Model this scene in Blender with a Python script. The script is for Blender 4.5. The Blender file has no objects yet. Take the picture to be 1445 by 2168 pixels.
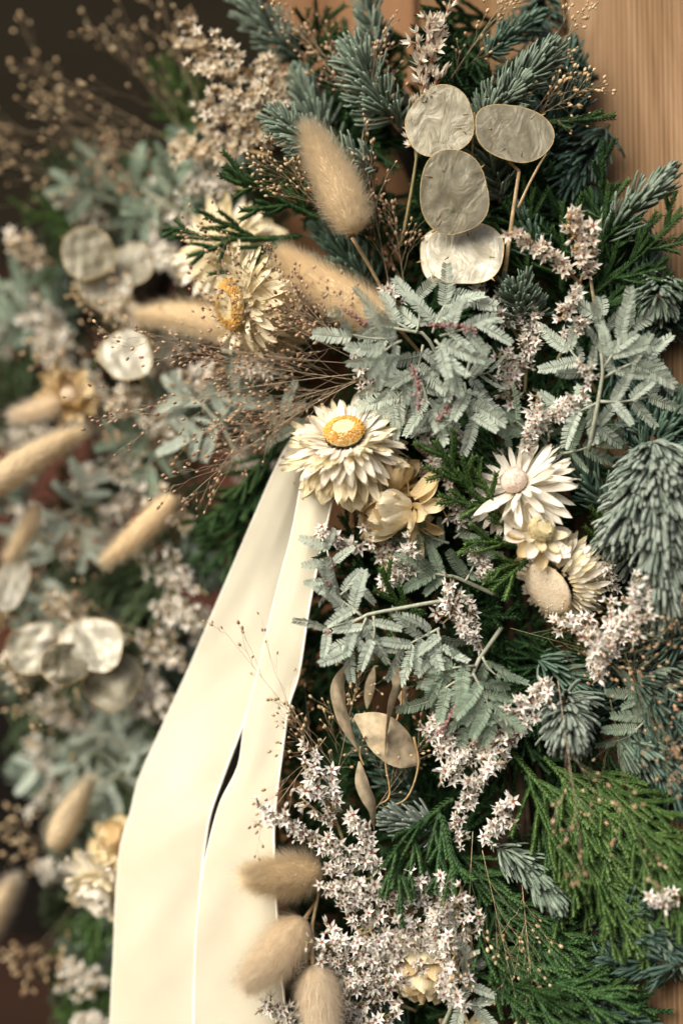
import bpy, math
import numpy as np
from mathutils import Matrix, Vector

S = bpy.context.scene
COL = S.collection
rad = math.radians
rng = np.random.default_rng(7)

# ------------------------------------------------------------------ camera
FPX = 2168 * 50 / 36.0                 # focal length in photo pixels (50 mm, 36 mm tall frame)
D = 0.57                               # distance of the plane in focus
TH, PITCH = rad(27), rad(4)
C0 = np.array([0.0, -0.070, 1.50])     # point in focus at the centre of the frame
Fv = np.array([-math.sin(TH) * math.cos(PITCH), math.cos(TH) * math.cos(PITCH), math.sin(PITCH)])
Rv = np.cross(Fv, [0, 0, 1]); Rv /= np.linalg.norm(Rv)
Uv = np.cross(Rv, Fv)
EYE = C0 - D * Fv
cam_d = bpy.data.cameras.new('camera')
cam = bpy.data.objects.new('camera', cam_d); COL.objects.link(cam)
cam.matrix_world = Matrix(((Rv[0], Uv[0], -Fv[0], EYE[0]), (Rv[1], Uv[1], -Fv[1], EYE[1]), (Rv[2], Uv[2], -Fv[2], EYE[2]), (0, 0, 0, 1)))
cam_d.sensor_fit = 'VERTICAL'; cam_d.sensor_height = 36; cam_d.sensor_width = 24; cam_d.lens = 50
cam_d.clip_start = 0.02; cam_d.clip_end = 50
cam_d.dof.use_dof = True; cam_d.dof.focus_distance = D; cam_d.dof.aperture_fstop = 1.7
cam_d.dof.aperture_blades = 0
S.camera = cam

# ------------------------------------------------------------------ light
LV = np.array([-0.20, -0.84, 0.60]); LV /= np.linalg.norm(LV)      # towards the light
EL = math.asin(LV[2]); ROT = math.atan2(LV[0], LV[1])
W = bpy.data.worlds.new("World"); S.world = W; W.use_nodes = True
nt = W.node_tree
sky = nt.nodes.new('ShaderNodeTexSky'); sky.sky_type = 'NISHITA'; sky.sun_disc = False
sky.sun_elevation = EL; sky.sun_rotation = ROT; sky.air_density = 0.7; sky.dust_density = 6.0; sky.ozone_density = 0.0
bg = nt.nodes['Background']; bg.inputs['Strength'].default_value = 0.13
nt.links.new(sky.outputs[0], bg.inputs['Color'])
sun_d = bpy.data.lights.new('sun', 'SUN'); sun_d.energy = 3.7; sun_d.angle = rad(45); sun_d.color = (1.0, 0.975, 0.875)
sun = bpy.data.objects.new('sun', sun_d); COL.objects.link(sun)
sun.rotation_euler = Vector(LV).to_track_quat('Z', 'Y').to_euler()
S.view_settings.view_transform = 'Standard'; S.view_settings.look = 'None'
S.view_settings.exposure = 0.15; S.view_settings.gamma = 1.0
S.cycles.use_denoising = True
S.cycles.max_bounces = 6; S.cycles.transparent_max_bounces = 8

# ------------------------------------------------------------------ placing
def P(px, py, d=0.0, hmin=4.0):
    """point seen at photo pixel (px, py), d millimetres behind the plane in focus, kept in front of the door boards"""
    ray = Fv + Rv * (px - 722.5) / FPX + Uv * (1084 - py) / FPX
    if d > 24: d *= 1 + .4 * min(1, max(0, (560 - px) / 240))      # the far side of the ring hangs further back
    p = EYE + (D + d / 1000) * ray
    if p[0] > EDGE_X and p[1] > -hmin / 1000:
        p = EYE + ray * ((-hmin / 1000 - EYE[1]) / ray[1])
    return p
def PW(px, py, y):
    ray = Fv + Rv * (px - 722.5) / FPX + Uv * (1084 - py) / FPX
    return EYE + ray * ((y - EYE[1]) / ray[1])
EDGE_X = PW(565, 60, 0.0)[0]
def DV(a, out=0.0):
    """direction in the plane of the picture: a degrees counter-clockwise from right; out = part pointing at the viewer"""
    v = Rv * math.cos(rad(a)) + Uv * math.sin(rad(a)); v = v * math.sqrt(max(0, 1 - out * out)) - Fv * out
    return v / np.linalg.norm(v)
MM = 0.001
PX = D / FPX

# ------------------------------------------------------------------ materials
def base_mat(name):
    m = bpy.data.materials.new(name); m.use_nodes = True
    return m, m.node_tree, m.node_tree.nodes['Principled BSDF'], m.node_tree.nodes['Material Output']
def plant(name, stops, rough=0.6, trans=0.2, attr=True, noise=0.25, nscale=400, spec=0.3, sheen=0.0, bump=0.0, streak=None, ovar=.14):
    """stops: colours across the random value of a piece (vertex attribute rnd, or the object's own random)"""
    m, t, b, out = base_mat(name)
    if attr:
        a = t.nodes.new('ShaderNodeAttribute'); a.attribute_name = 'rnd'; fac = a.outputs['Fac']
    else:
        a = t.nodes.new('ShaderNodeObjectInfo'); fac = a.outputs['Random']
    r = t.nodes.new('ShaderNodeValToRGB')
    e = r.color_ramp.elements
    while len(e) < len(stops): e.new(0.5)
    for i, c in enumerate(stops):
        e[i].position = i / max(1, len(stops) - 1); e[i].color = (*c, 1)
    t.links.new(fac, r.inputs[0])
    tc = t.nodes.new('ShaderNodeTexCoord')
    n = t.nodes.new('ShaderNodeTexNoise'); n.inputs['Scale'].default_value = nscale; n.inputs['Detail'].default_value = 3
    if streak:
        mp = t.nodes.new('ShaderNodeMapping'); mp.inputs['Scale'].default_value = streak
        t.links.new(tc.outputs['Object'], mp.inputs['Vector']); t.links.new(mp.outputs[0], n.inputs['Vector'])
    else: t.links.new(tc.outputs['Object'], n.inputs['Vector'])
    mr = t.nodes.new('ShaderNodeMapRange'); mr.inputs['To Min'].default_value = 1 - noise; mr.inputs['To Max'].default_value = 1 + noise
    mr.inputs['From Min'].default_value = 0.3; mr.inputs['From Max'].default_value = 0.7
    t.links.new(n.outputs['Fac'], mr.inputs['Value'])
    mul = t.nodes.new('ShaderNodeMix'); mul.data_type = 'RGBA'; mul.blend_type = 'MULTIPLY'; mul.inputs['Factor'].default_value = 1
    t.links.new(r.outputs['Color'], mul.inputs['A']); oi = t.nodes.new('ShaderNodeObjectInfo'); ov = t.nodes.new('ShaderNodeMapRange')
    ov.inputs['To Min'].default_value = 1 - ovar; ov.inputs['To Max'].default_value = 1 + ovar * .6; t.links.new(oi.outputs['Random'], ov.inputs['Value'])
    mo = t.nodes.new('ShaderNodeMath'); mo.operation = 'MULTIPLY'; t.links.new(mr.outputs['Result'], mo.inputs[0]); t.links.new(ov.outputs['Result'], mo.inputs[1])
    t.links.new(mo.outputs[0], mul.inputs['B'])
    col = mul.outputs['Result']
    t.links.new(col, b.inputs['Base Color'])
    b.inputs['Roughness'].default_value = rough; b.inputs['Specular IOR Level'].default_value = spec
    if sheen: b.inputs['Sheen Weight'].default_value = sheen
    if bump:
        bp = t.nodes.new('ShaderNodeBump'); bp.inputs['Strength'].default_value = bump; bp.inputs['Distance'].default_value = 0.0004
        t.links.new(n.outputs['Fac'], bp.inputs['Height']); t.links.new(bp.outputs['Normal'], b.inputs['Normal'])
    if trans:
        tr = t.nodes.new('ShaderNodeBsdfTranslucent'); mx = t.nodes.new('ShaderNodeMixShader'); mx.inputs[0].default_value = trans
        t.links.new(col, tr.inputs['Color']); t.links.new(b.outputs[0], mx.inputs[1]); t.links.new(tr.outputs[0], mx.inputs[2])
        t.links.new(mx.outputs[0], out.inputs['Surface'])
    return m

M = {}
M['fir'] = plant('fir_needle_blue', [(.10, .145, .105), (.175, .23, .175), (.275, .325, .265)], .6, .1, spec=.18)
M['fir_pale'] = plant('fir_needle_pale', [(.16, .205, .165), (.24, .29, .245), (.34, .385, .335)], .6, .1, spec=.18)
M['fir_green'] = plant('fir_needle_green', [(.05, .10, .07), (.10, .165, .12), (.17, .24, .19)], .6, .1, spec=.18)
M['fir_gap_shade'] = plant('fir_needle_gap_shade', [(.03, .07, .05), (.06, .11, .085), (.10, .16, .13)], .6, .1)  # darkened needle copy: shade of the deep gaps put into the colour
M['cyp'] = plant('cypress_scale', [(.017, .045, .015), (.03, .075, .023), (.06, .12, .036)], .55, .15, spec=.2)
M['cyp_bright'] = plant('cypress_scale_bright', [(.034, .078, .02), (.06, .122, .03), (.115, .19, .055)], .55, .2, spec=.2)
M['cyp_far'] = plant('cypress_scale_far', [(.04, .07, .03), (.075, .115, .05), (.14, .18, .10)], .6, .15, spec=.15)  # lightened copy: bright haze of the far side put into the green
M['cyp_fresh'] = plant('cypress_scale_fresh', [(.05, .115, .028), (.085, .17, .045), (.15, .25, .075)], .55, .2, spec=.2)
M['cyp_dark'] = plant('cypress_scale_dark', [(.012, .035, .012), (.022, .06, .02), (.04, .09, .03)], .6, .1, spec=.2)  # dark copy for deep sprigs, gap shade in its green; also cypress stems
M['twig'] = plant('brown_twig', [(.06, .04, .022), (.11, .075, .04)], .8, 0, noise=.4)
M['vine'] = plant('dark_vine', [(.018, .012, .007), (.04, .026, .014)], .9, 0, noise=.4)  # vine brown taken near black, shade between the leaves put into it
M['tan'] = plant('dry_tan_stem', [(.34, .22, .10), (.47, .33, .17), (.56, .44, .27)], .7, .1, noise=.3)
M['olive'] = plant('dry_olive_stem', [(.16, .13, .06), (.27, .23, .11), (.36, .31, .17)], .7, .1, noise=.3)
M['acacia'] = plant('acacia_leaflet', [(.34, .405, .335), (.42, .485, .41), (.51, .565, .49)], .65, .22, noise=.12)
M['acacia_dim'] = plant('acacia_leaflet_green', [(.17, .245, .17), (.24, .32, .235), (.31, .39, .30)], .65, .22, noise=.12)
M['acstem'] = plant('acacia_stem', [(.30, .32, .24), (.40, .42, .33)], .7, 0, noise=.2)
M['bud'] = plant('purple_bud', [(.20, .09, .09), (.32, .17, .16), (.42, .27, .24)], .8, .1)
M['star'] = plant('statice_petal', [(.77, .72, .63), (.86, .84, .77), (.89, .88, .83)], .6, .3, attr=False, noise=.08, nscale=900)
M['star_tan'] = plant('statice_petal_bleached', [(.74, .66, .55), (.82, .75, .64), (.86, .81, .71)], .6, .3, attr=False, noise=.1, nscale=900)
M['star_j'] = plant('statice_petal_far', [(.68, .65, .55), (.78, .755, .67), (.85, .83, .76)], .6, .3, noise=.08)
M['star_far_tan'] = plant('statice_petal_far_bleached', [(.60, .50, .33), (.76, .68, .52), (.86, .81, .70)], .6, .3, noise=.08)
M['heart'] = plant('statice_heart', [(.28, .05, .035), (.34, .10, .05), (.28, .05, .11)], .6, .1, attr=False, noise=.2, nscale=900)
M['heart_j'] = plant('statice_heart_far', [(.33, .12, .07), (.38, .2, .1)], .6, .1)
M['petal'] = plant('straw_petal_cream', [(.83, .71, .45), (.87, .775, .545), (.89, .82, .63)], .5, .32, attr=False, noise=.14, nscale=1, spec=.25, bump=.5, streak=(3, 42, 3))
M['petal_gold'] = plant('straw_petal_gold', [(.72, .52, .26), (.80, .63, .36), (.85, .73, .49)], .42, .35, attr=False, noise=.14, nscale=1, spec=.25, bump=.5, streak=(3, 42, 3))
M['petal_white'] = plant('straw_petal_white', [(.82, .76, .63), (.87, .82, .71), (.89, .86, .77)], .5, .28, attr=False, noise=.07, nscale=1, spec=.25, bump=.5, streak=(3, 42, 3))
M['gold'] = plant('floret_gold', [(.62, .30, .04), (.76, .43, .08), (.80, .55, .20)], .7, .15, noise=.2)
M['creamdisc'] = plant('disc_cream', [(.60, .50, .27), (.72, .62, .38)], .75, .1, noise=.15, nscale=1500, bump=.6)
M['pinkdisc'] = plant('disc_pinkish', [(.56, .42, .34), (.68, .55, .46), (.76, .66, .57)], .8, .1, noise=.2, nscale=1500, bump=.6)
M['tandisc'] = plant('disc_tan', [(.72, .58, .40), (.80, .69, .53)], .8, .1, noise=.18, nscale=1500, bump=.6)
M['rust'] = plant('floret_rust', [(.45, .2, .07), (.6, .36, .18), (.65, .48, .33)], .8, .1, noise=.25)
M['fuzz'] = plant('bunny_hair', [(.76, .63, .42), (.85, .735, .54), (.91, .83, .67)], .8, .58, noise=.1, sheen=.2)
M['fuzz_pale'] = plant('bunny_hair_pale', [(.78, .67, .51), (.86, .77, .62), (.92, .85, .73)], .8, .58, noise=.1, sheen=.2)
M['fuzz_grey'] = plant('bunny_hair_grey', [(.5, .44, .31), (.6, .54, .4), (.7, .63, .5)], .8, .3, noise=.1, sheen=.2)
M['fuzzcore'] = plant('bunny_core', [(.72, .56, .35), (.80, .65, .44)], .9, .2, noise=.25, nscale=900)
M['stalk'] = plant('panicum_stalk', [(.40, .29, .20), (.50, .39, .27), (.60, .50, .35)], .7, .1)
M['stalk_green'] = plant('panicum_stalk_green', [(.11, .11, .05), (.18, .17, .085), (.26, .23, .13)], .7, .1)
M['stalk_light'] = plant('panicum_stalk_light', [(.36, .25, .15), (.48, .36, .22), (.56, .45, .3)], .7, .1)
M['seed'] = plant('panicum_seed', [(.26, .14, .09), (.46, .30, .18), (.58, .43, .28)], .5, .15)
M['seed_tan'] = plant('panicum_seed_tan', [(.42, .28, .15), (.60, .45, .26), (.70, .56, .36)], .5, .2)
M['dryleaf'] = plant('dry_leaf', [(.44, .36, .235), (.52, .43, .29), (.40, .31, .19)], .7, .25, noise=.3, nscale=260, bump=1.0, spec=.15)

def pearl(name, cols, trans=.45, rough=.42):
    m, t, b, out = base_mat(name)
    tc = t.nodes.new('ShaderNodeTexCoord')
    mp = t.nodes.new('ShaderNodeMapping'); mp.inputs['Scale'].default_value = (85, 85, 60)
    t.links.new(tc.outputs['Object'], mp.inputs['Vector'])
    n = t.nodes.new('ShaderNodeTexNoise'); n.inputs['Scale'].default_value = 1.6; n.inputs['Detail'].default_value = 6; n.inputs['Roughness'].default_value = .62
    n.inputs['Distortion'].default_value = 1.4
    t.links.new(mp.outputs[0], n.inputs['Vector'])
    r = t.nodes.new('ShaderNodeValToRGB'); e = r.color_ramp.elements
    e[0].position = .36; e[0].color = (*cols[0], 1); e[1].position = .64; e[1].color = (*cols[2], 1)
    k = e.new(.5); k.color = (*cols[1], 1)
    t.links.new(n.outputs['Fac'], r.inputs[0]); t.links.new(r.outputs[0], b.inputs['Base Color'])
    w = t.nodes.new('ShaderNodeTexNoise'); w.inputs['Scale'].default_value = 1.5; w.inputs['Detail'].default_value = 5; w.inputs['Distortion'].default_value = 1
    t.links.new(mp.outputs[0], w.inputs['Vector'])
    bp = t.nodes.new('ShaderNodeBump'); bp.inputs['Strength'].default_value = .7; bp.inputs['Distance'].default_value = .0022
    t.links.new(w.outputs['Fac'], bp.inputs['Height']); t.links.new(bp.outputs[0], b.inputs['Normal'])
    b.inputs['Roughness'].default_value = rough; b.inputs['Metallic'].default_value = .12; b.inputs['Specular IOR Level'].default_value = .5
    tr = t.nodes.new('ShaderNodeBsdfTranslucent'); mx = t.nodes.new('ShaderNodeMixShader'); mx.inputs[0].default_value = trans
    t.links.new(r.outputs[0], tr.inputs['Color']); t.links.new(b.outputs[0], mx.inputs[1]); t.links.new(tr.outputs[0], mx.inputs[2])
    t.links.new(mx.outputs[0], out.inputs['Surface'])
    return m
M['pearl'] = pearl('pearly_membrane', [(.31, .28, .19), (.39, .36, .26), (.49, .46, .36)])
M['pearl_white'] = pearl('pearly_membrane_white', [(.42, .39, .29), (.58, .55, .44), (.76, .74, .65)], .3)
M['rim'] = plant('pod_rim', [(.46, .33, .15), (.55, .43, .24)], .5, .1)
M['scar'] = plant('pod_scar', [(.16, .11, .05), (.4, .3, .15)], .7, 0)

def velvet():
    m, t, b, out = base_mat('cream_velvet')
    tc = t.nodes.new('ShaderNodeTexCoord')
    n = t.nodes.new('ShaderNodeTexNoise'); n.inputs['Scale'].default_value = 28; n.inputs['Detail'].default_value = 4
    t.links.new(tc.outputs['Object'], n.inputs['Vector'])
    r = t.nodes.new('ShaderNodeValToRGB'); e = r.color_ramp.elements
    e[0].position = .35; e[0].color = (.51, .475, .365, 1); e[1].position = .68; e[1].color = (.56, .525, .415, 1)
    t.links.new(n.outputs['Fac'], r.inputs[0]); t.links.new(r.outputs[0], b.inputs['Base Color'])
    f = t.nodes.new('ShaderNodeTexNoise'); f.inputs['Scale'].default_value = 2600; f.inputs['Detail'].default_value = 2
    t.links.new(tc.outputs['Object'], f.inputs['Vector'])
    bp = t.nodes.new('ShaderNodeBump'); bp.inputs['Strength'].default_value = .4; bp.inputs['Distance'].default_value = .0005
    t.links.new(f.outputs['Fac'], bp.inputs['Height']); t.links.new(bp.outputs[0], b.inputs['Normal'])
    b.inputs['Roughness'].default_value = .9; b.inputs['Specular IOR Level'].default_value = .15
    b.inputs['Sheen Weight'].default_value = .18; b.inputs['Sheen Roughness'].default_value = .4; b.inputs['Sheen Tint'].default_value = (1, .93, .8, 1)
    return m
M['velvet'] = velvet()
M['selvage'] = plant('satin_selvage', [(.84, .80, .68), (.88, .85, .75)], .4, .1, noise=.06)

def wood(name, a, b_, c, grain=1.0):
    m, t, b, out = base_mat(name)
    tc = t.nodes.new('ShaderNodeTexCoord')
    def noise(sc, detail, rough=.55, dist=0.0):
        mp = t.nodes.new('ShaderNodeMapping'); mp.inputs['Scale'].default_value = sc
        t.links.new(tc.outputs['Object'], mp.inputs['Vector'])
        n = t.nodes.new('ShaderNodeTexNoise'); n.inputs['Scale'].default_value = 1; n.inputs['Detail'].default_value = detail
        n.inputs['Roughness'].default_value = rough; n.inputs['Distortion'].default_value = dist
        t.links.new(mp.outputs[0], n.inputs['Vector']); return n
    mp = t.nodes.new('ShaderNodeMapping'); mp.inputs['Scale'].default_value = (1, 1, .035)
    t.links.new(tc.outputs['Object'], mp.inputs['Vector'])
    wv = t.nodes.new('ShaderNodeTexWave'); wv.wave_type = 'BANDS'; wv.bands_direction = 'X'; wv.inputs['Scale'].default_value = 150
    wv.inputs['Distortion'].default_value = 4.5; wv.inputs['Detail'].default_value = 3; wv.inputs['Detail Scale'].default_value = .35
    t.links.new(mp.outputs[0], wv.inputs['Vector'])
    fine = noise((1500, 1500, 14), 4); broad = noise((34, 34, 4.5), 5, .62, 1.2)
    m1 = t.nodes.new('ShaderNodeMath'); m1.operation = 'MULTIPLY'; m1.inputs[1].default_value = .12 * grain; t.links.new(wv.outputs['Fac'], m1.inputs[0])
    m2 = t.nodes.new('ShaderNodeMath'); m2.operation = 'MULTIPLY_ADD'; m2.inputs[1].default_value = .38; t.links.new(fine.outputs['Fac'], m2.inputs[0]); t.links.new(m1.outputs[0], m2.inputs[2])
    m3 = t.nodes.new('ShaderNodeMath'); m3.operation = 'MULTIPLY_ADD'; m3.inputs[1].default_value = .75; t.links.new(broad.outputs['Fac'], m3.inputs[0]); t.links.new(m2.outputs[0], m3.inputs[2])
    r = t.nodes.new('ShaderNodeValToRGB'); e = r.color_ramp.elements
    e[0].position = .36; e[0].color = (*a, 1); e[1].position = .74; e[1].color = (*c, 1); k = e.new(.55); k.color = (*b_, 1)
    t.links.new(m3.outputs[0], r.inputs[0]); t.links.new(r.outputs[0], b.inputs['Base Color'])
    bp = t.nodes.new('ShaderNodeBump'); bp.inputs['Strength'].default_value = .5; bp.inputs['Distance'].default_value = .0008
    t.links.new(m2.outputs[0], bp.inputs['Height']); t.links.new(bp.outputs[0], b.inputs['Normal'])
    b.inputs['Roughness'].default_value = .8; b.inputs['Specular IOR Level'].default_value = .12
    return m
M['wood'] = wood('pine_board', (.08, .046, .022), (.18, .108, .056), (.28, .182, .105))
M['wood_dark'] = wood('pine_board_brown', (.065, .034, .015), (.135, .075, .034), (.215, .128, .065))
M['wood_red'] = wood('pine_board_reddish', (.08, .037, .016), (.15, .075, .035), (.22, .12, .06))

def dark_room_mat(name, c, v=.3):
    m, t, b, out = base_mat(name)
    tc = t.nodes.new('ShaderNodeTexCoord'); mp = t.nodes.new('ShaderNodeMapping'); mp.inputs['Scale'].default_value = (3, 3, 60)
    t.links.new(tc.outputs['Object'], mp.inputs['Vector'])
    n = t.nodes.new('ShaderNodeTexNoise'); n.inputs['Scale'].default_value = 1; n.inputs['Detail'].default_value = 5
    t.links.new(mp.outputs[0], n.inputs['Vector'])
    r = t.nodes.new('ShaderNodeValToRGB'); e = r.color_ramp.elements
    e[0].position = .3; e[0].color = (*[x * (1 - v) for x in c], 1); e[1].position = .7; e[1].color = (*[x * (1 + v) for x in c], 1)
    t.links.new(n.outputs['Fac'], r.inputs[0]); t.links.new(r.outputs[0], b.inputs['Base Color']); b.inputs['Roughness'].default_value = .9; b.inputs['Specular IOR Level'].default_value = .08
    return m

# ------------------------------------------------------------------ mesh building
class Acc:
    def __init__(s): s.V = []; s.T = []; s.R = []; s.M = []; s.n = 0
    def add(s, v, t, r=0.5, mi=0):
        v = np.asarray(v, float).reshape(-1, 3); t = np.asarray(t, int).reshape(-1, 3)
        s.V.append(v); s.T.append(t + s.n); s.R.append(np.broadcast_to(np.asarray(r, float), (len(v),)).copy()); s.M.append(np.full(len(t), mi)); s.n += len(v)
    def inst(s, tv, tt, A, o, r, mi=0):
        """copies of a template: A (m,3,3) columns are the local axes, o (m,3), r (m,)"""
        tv = np.asarray(tv, float); tt = np.asarray(tt, int); m, n = len(o), len(tv)
        if m == 0: return
        v = np.einsum('mij,nj->mni', A, tv) + o[:, None, :]
        t = tt[None] + (np.arange(m) * n)[:, None, None]
        s.add(v.reshape(-1, 3), t.reshape(-1, 3), np.repeat(r, n), mi)
    def tube(s, pts, r, k=6, rnd=.5, mi=0, flat=1.0):
        pts = np.asarray(pts, float); n = len(pts); r = np.broadcast_to(np.asarray(r, float), (n,))
        T, A, B = frames(pts)
        a = np.arange(k) * 2 * math.pi / k
        v = pts[:, None] + r[:, None, None] * (np.cos(a)[None, :, None] * A[:, None] + flat * np.sin(a)[None, :, None] * B[:, None])
        i = np.arange(n - 1)[:, None] * k + np.arange(k)[None]; j = np.arange(n - 1)[:, None] * k + (np.arange(k)[None] + 1) % k
        t = np.concatenate([np.stack([i, j, j + k], -1).reshape(-1, 3), np.stack([i, j + k, i + k], -1).reshape(-1, 3)])
        cap = np.array([[(n - 1) * k, (n - 1) * k + q, (n - 1) * k + q + 1] for q in range(1, k - 1)] + [[0, q + 1, q] for q in range(1, k - 1)]).reshape(-1, 3)
        s.add(v.reshape(-1, 3), np.concatenate([t, cap]), rnd, mi)
    def build(s, name, mats, parent=None, kind=None, base=None, link=True):
        if base is None and parent is not None: base = parent['_b']
        base = np.array(base if base is not None else (0, 0, 0), float)
        me = bpy.data.meshes.new(name)
        V = np.concatenate(s.V) - base; T = np.concatenate(s.T); Mi = np.concatenate(s.M)
        me.vertices.add(len(V)); me.vertices.foreach_set('co', V.astype(np.float32).ravel())
        me.loops.add(T.size); me.loops.foreach_set('vertex_index', T.astype(np.int32).ravel())
        me.polygons.add(len(T)); me.polygons.foreach_set('loop_start', (np.arange(len(T)) * 3).astype(np.int32))
        me.polygons.foreach_set('material_index', Mi.astype(np.int32))
        me.polygons.foreach_set('use_smooth', np.ones(len(T), bool))
        a = me.attributes.new('rnd', 'FLOAT', 'POINT'); a.data.foreach_set('value', np.clip(np.concatenate(s.R), 0, 1).astype(np.float32))
        me.update(calc_edges=True)
        for m in (mats if isinstance(mats, (list, tuple)) else [mats]): me.materials.append(m)
        if not link: return me
        return put(name, me, parent, kind)
def put(name, me, parent=None, kind=None, A=None, o=None):
    """an object of mesh me; A (3x3 columns) and o are its axes and place in the world"""
    ob = bpy.data.objects.new(name, me); COL.objects.link(ob)
    if parent is not None: ob.parent = parent
    if A is not None:
        b = np.array(parent['_o'] if parent is not None else (0, 0, 0))
        o = np.asarray(o) - b
        ob.matrix_local = Matrix(((A[0][0], A[0][1], A[0][2], o[0]), (A[1][0], A[1][1], A[1][2], o[1]), (A[2][0], A[2][1], A[2][2], o[2]), (0, 0, 0, 1)))
    if kind: ob['kind'] = kind
    return ob
def thing(name, label, cat, loc, group=None):
    o = bpy.data.objects.new(name, None); COL.objects.link(o); o.empty_display_size = .01
    o.location = loc; o['label'] = label; o['category'] = cat
    if group: o['group'] = group
    o['_b'] = [float(x) for x in loc]; o['_o'] = [float(x) for x in loc]
    return o
def nrm(v):
    v = np.asarray(v, float); return v / np.maximum(np.linalg.norm(v, axis=-1, keepdims=True), 1e-9)
def frames(pts, ref=None):
    pts = np.asarray(pts, float)
    T = nrm(np.gradient(pts, axis=0))
    ref = -Fv if ref is None else ref
    A = nrm(ref - T * (T @ ref)[:, None] + 1e-6)
    return T, A, np.cross(T, A)
def bez(b, t, side=0, out=0, n=12):
    b, t = np.asarray(b), np.asarray(t); d = t - b; L = np.linalg.norm(d)
    perp = np.cross(-Fv, d); perp /= max(np.linalg.norm(perp), 1e-9)
    m = (b + t) / 2 + perp * side * L - Fv * out * L
    s = np.linspace(0, 1, n)[:, None]
    return (1 - s) ** 2 * b + 2 * s * (1 - s) * m + s * s * t
def sample(pts, s):
    k = np.linspace(0, 1, len(pts)); return np.stack([np.interp(s, k, pts[:, i]) for i in range(3)], -1)
def axes(X, Zref):
    X = nrm(X); Z = nrm(Zref - X * np.sum(X * Zref, -1, keepdims=True) + 1e-7); Y = np.cross(Z, X)
    return np.stack([X, Y, Z], -1)

# ------------------------------------------------------------------ templates
def needle_template(curve=.28, w=.064, th=.04):
    st = [(0, .5), (.12, .85), (.45, 1), (.82, .98), (.95, .8)]
    v, t = [], []
    for x, q in st:
        z = curve * x * x
        for a, b_ in ((q * w, 0), (0, q * th), (-q * w, 0), (0, -q * th)): v.append((x - .3 * curve * x * x, a, z + b_))
    v.append((1 - .3 * curve, 0, curve))
    for i in range(4):
        for k in range(4):
            a, b_ = i * 4 + k, i * 4 + (k + 1) % 4; t += [(a, b_, b_ + 4), (a, b_ + 4, a + 4)]
    for k in range(4): t.append((16 + k, 16 + (k + 1) % 4, 20))
    return np.array(v), np.array(t)
NEEDLE = needle_template(); NEEDLE_S = needle_template(.12)
SCALE = (np.array([(0, -.25, 0), (0, .25, 0), (.5, .36, .04), (1.05, 0, .16), (.5, -.36, .04), (.45, 0, .30)]), np.array([(0, 5, 4), (1, 2, 5), (0, 1, 5), (2, 3, 5), (3, 4, 5)]))
LEAFLET = (np.array([(0, 0, 0), (.22, .13, .03), (.78, .13, .03), (1, 0, .0), (.78, -.13, .03), (.22, -.13, .03), (.5, 0, -.02)]), np.array([(0, 6, 1), (1, 6, 2), (2, 6, 3), (3, 6, 4), (4, 6, 5), (5, 6, 0)]))

# ------------------------------------------------------------------ fir
def fir(label, b, t, side=0, out=0, mat='fir', nl=12.5, dens=5.0, a0=68, a1=30, wide=135, group=None, seed=None, droop=0.0, tmpl=None, bud=False, width=1.0, bag=None):
    g = np.random.default_rng(seed if seed is not None else rng.integers(1e9))
    pts = bez(b, t, side, out, 16)
    L = np.linalg.norm(np.diff(pts, axis=0), axis=1).sum()
    if bag is None:
        th = thing('fir_sprig', label, 'fir sprig', pts[0], group)
        a = Acc(); a.tube(pts, np.linspace(1.3, .8, 16) * MM, 6, .4); a.build('stem', M['twig'], th)
    T, A, B = frames(pts)
    n = int(dens * L / MM * .8)
    s = np.sort(g.uniform(.02, 1, n)); s = np.concatenate([s, np.full(10, .995)])
    n = len(s)
    phi = np.radians(g.uniform(-wide, wide, n))
    k = np.linspace(0, 1, 16)
    ip = lambda Q: nrm(np.stack([np.interp(s, k, Q[:, i]) for i in range(3)], -1))
    Ts, As, Bs = ip(T), ip(A), ip(B)
    radial = np.cos(phi)[:, None] * As + np.sin(phi)[:, None] * Bs
    ang = np.radians(a0 + (a1 - a0) * s ** 1.5 + g.normal(0, 9, n))
    X = np.cos(ang)[:, None] * Ts + np.sin(ang)[:, None] * radial + g.normal(0, .07, (n, 3))
    if droop: X[:, 2] -= droop
    Z = Ts * 1.0 + g.normal(0, .15, (n, 3))
    if droop: Z[:, 2] -= droop * 1.5
    F = axes(X, Z)
    ln = nl * MM * g.uniform(.78, 1.1, n) * (1 - .25 * np.clip(s - .8, 0, 1) / .2)
    wd = g.uniform(.85, 1.15, n) * width * 12.5 * MM
    F = F * np.stack([ln, wd, ln], -1)[:, None, :]
    a = Acc() if bag is None else bag; v, tt = tmpl or NEEDLE
    a.inst(v, tt, F, sample(pts, s), np.clip(g.normal(.5, .22, n), 0, 1))
    if bag is not None: return
    a.build('needles', M[mat], th, 'stuff')
    if bud:
        a = Acc(); v, q = blob(6, 5); a.add(v * 1.7 * MM * np.array([1, 1, 1.0]) + pts[-1], q, .6); a.build('bud', M['bud'], th)
    return th
def blob(nu, nv):
    v = [(0, 0, 1)]; t = []
    for j in range(1, nv):
        for i in range(nu):
            p, q = math.pi * j / nv, 2 * math.pi * i / nu; v.append((math.sin(p) * math.cos(q), math.sin(p) * math.sin(q), math.cos(p)))
    v.append((0, 0, -1)); e = len(v) - 1
    for i in range(nu):
        t.append((0, 1 + i, 1 + (i + 1) % nu)); o = 1 + (nv - 2) * nu; t.append((e, o + (i + 1) % nu, o + i))
        for j in range(nv - 2):
            a, b_ = 1 + j * nu + i, 1 + j * nu + (i + 1) % nu; t += [(a, a + nu, b_), (b_, a + nu, b_ + nu)]
    return np.array(v), np.array(t)

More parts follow.
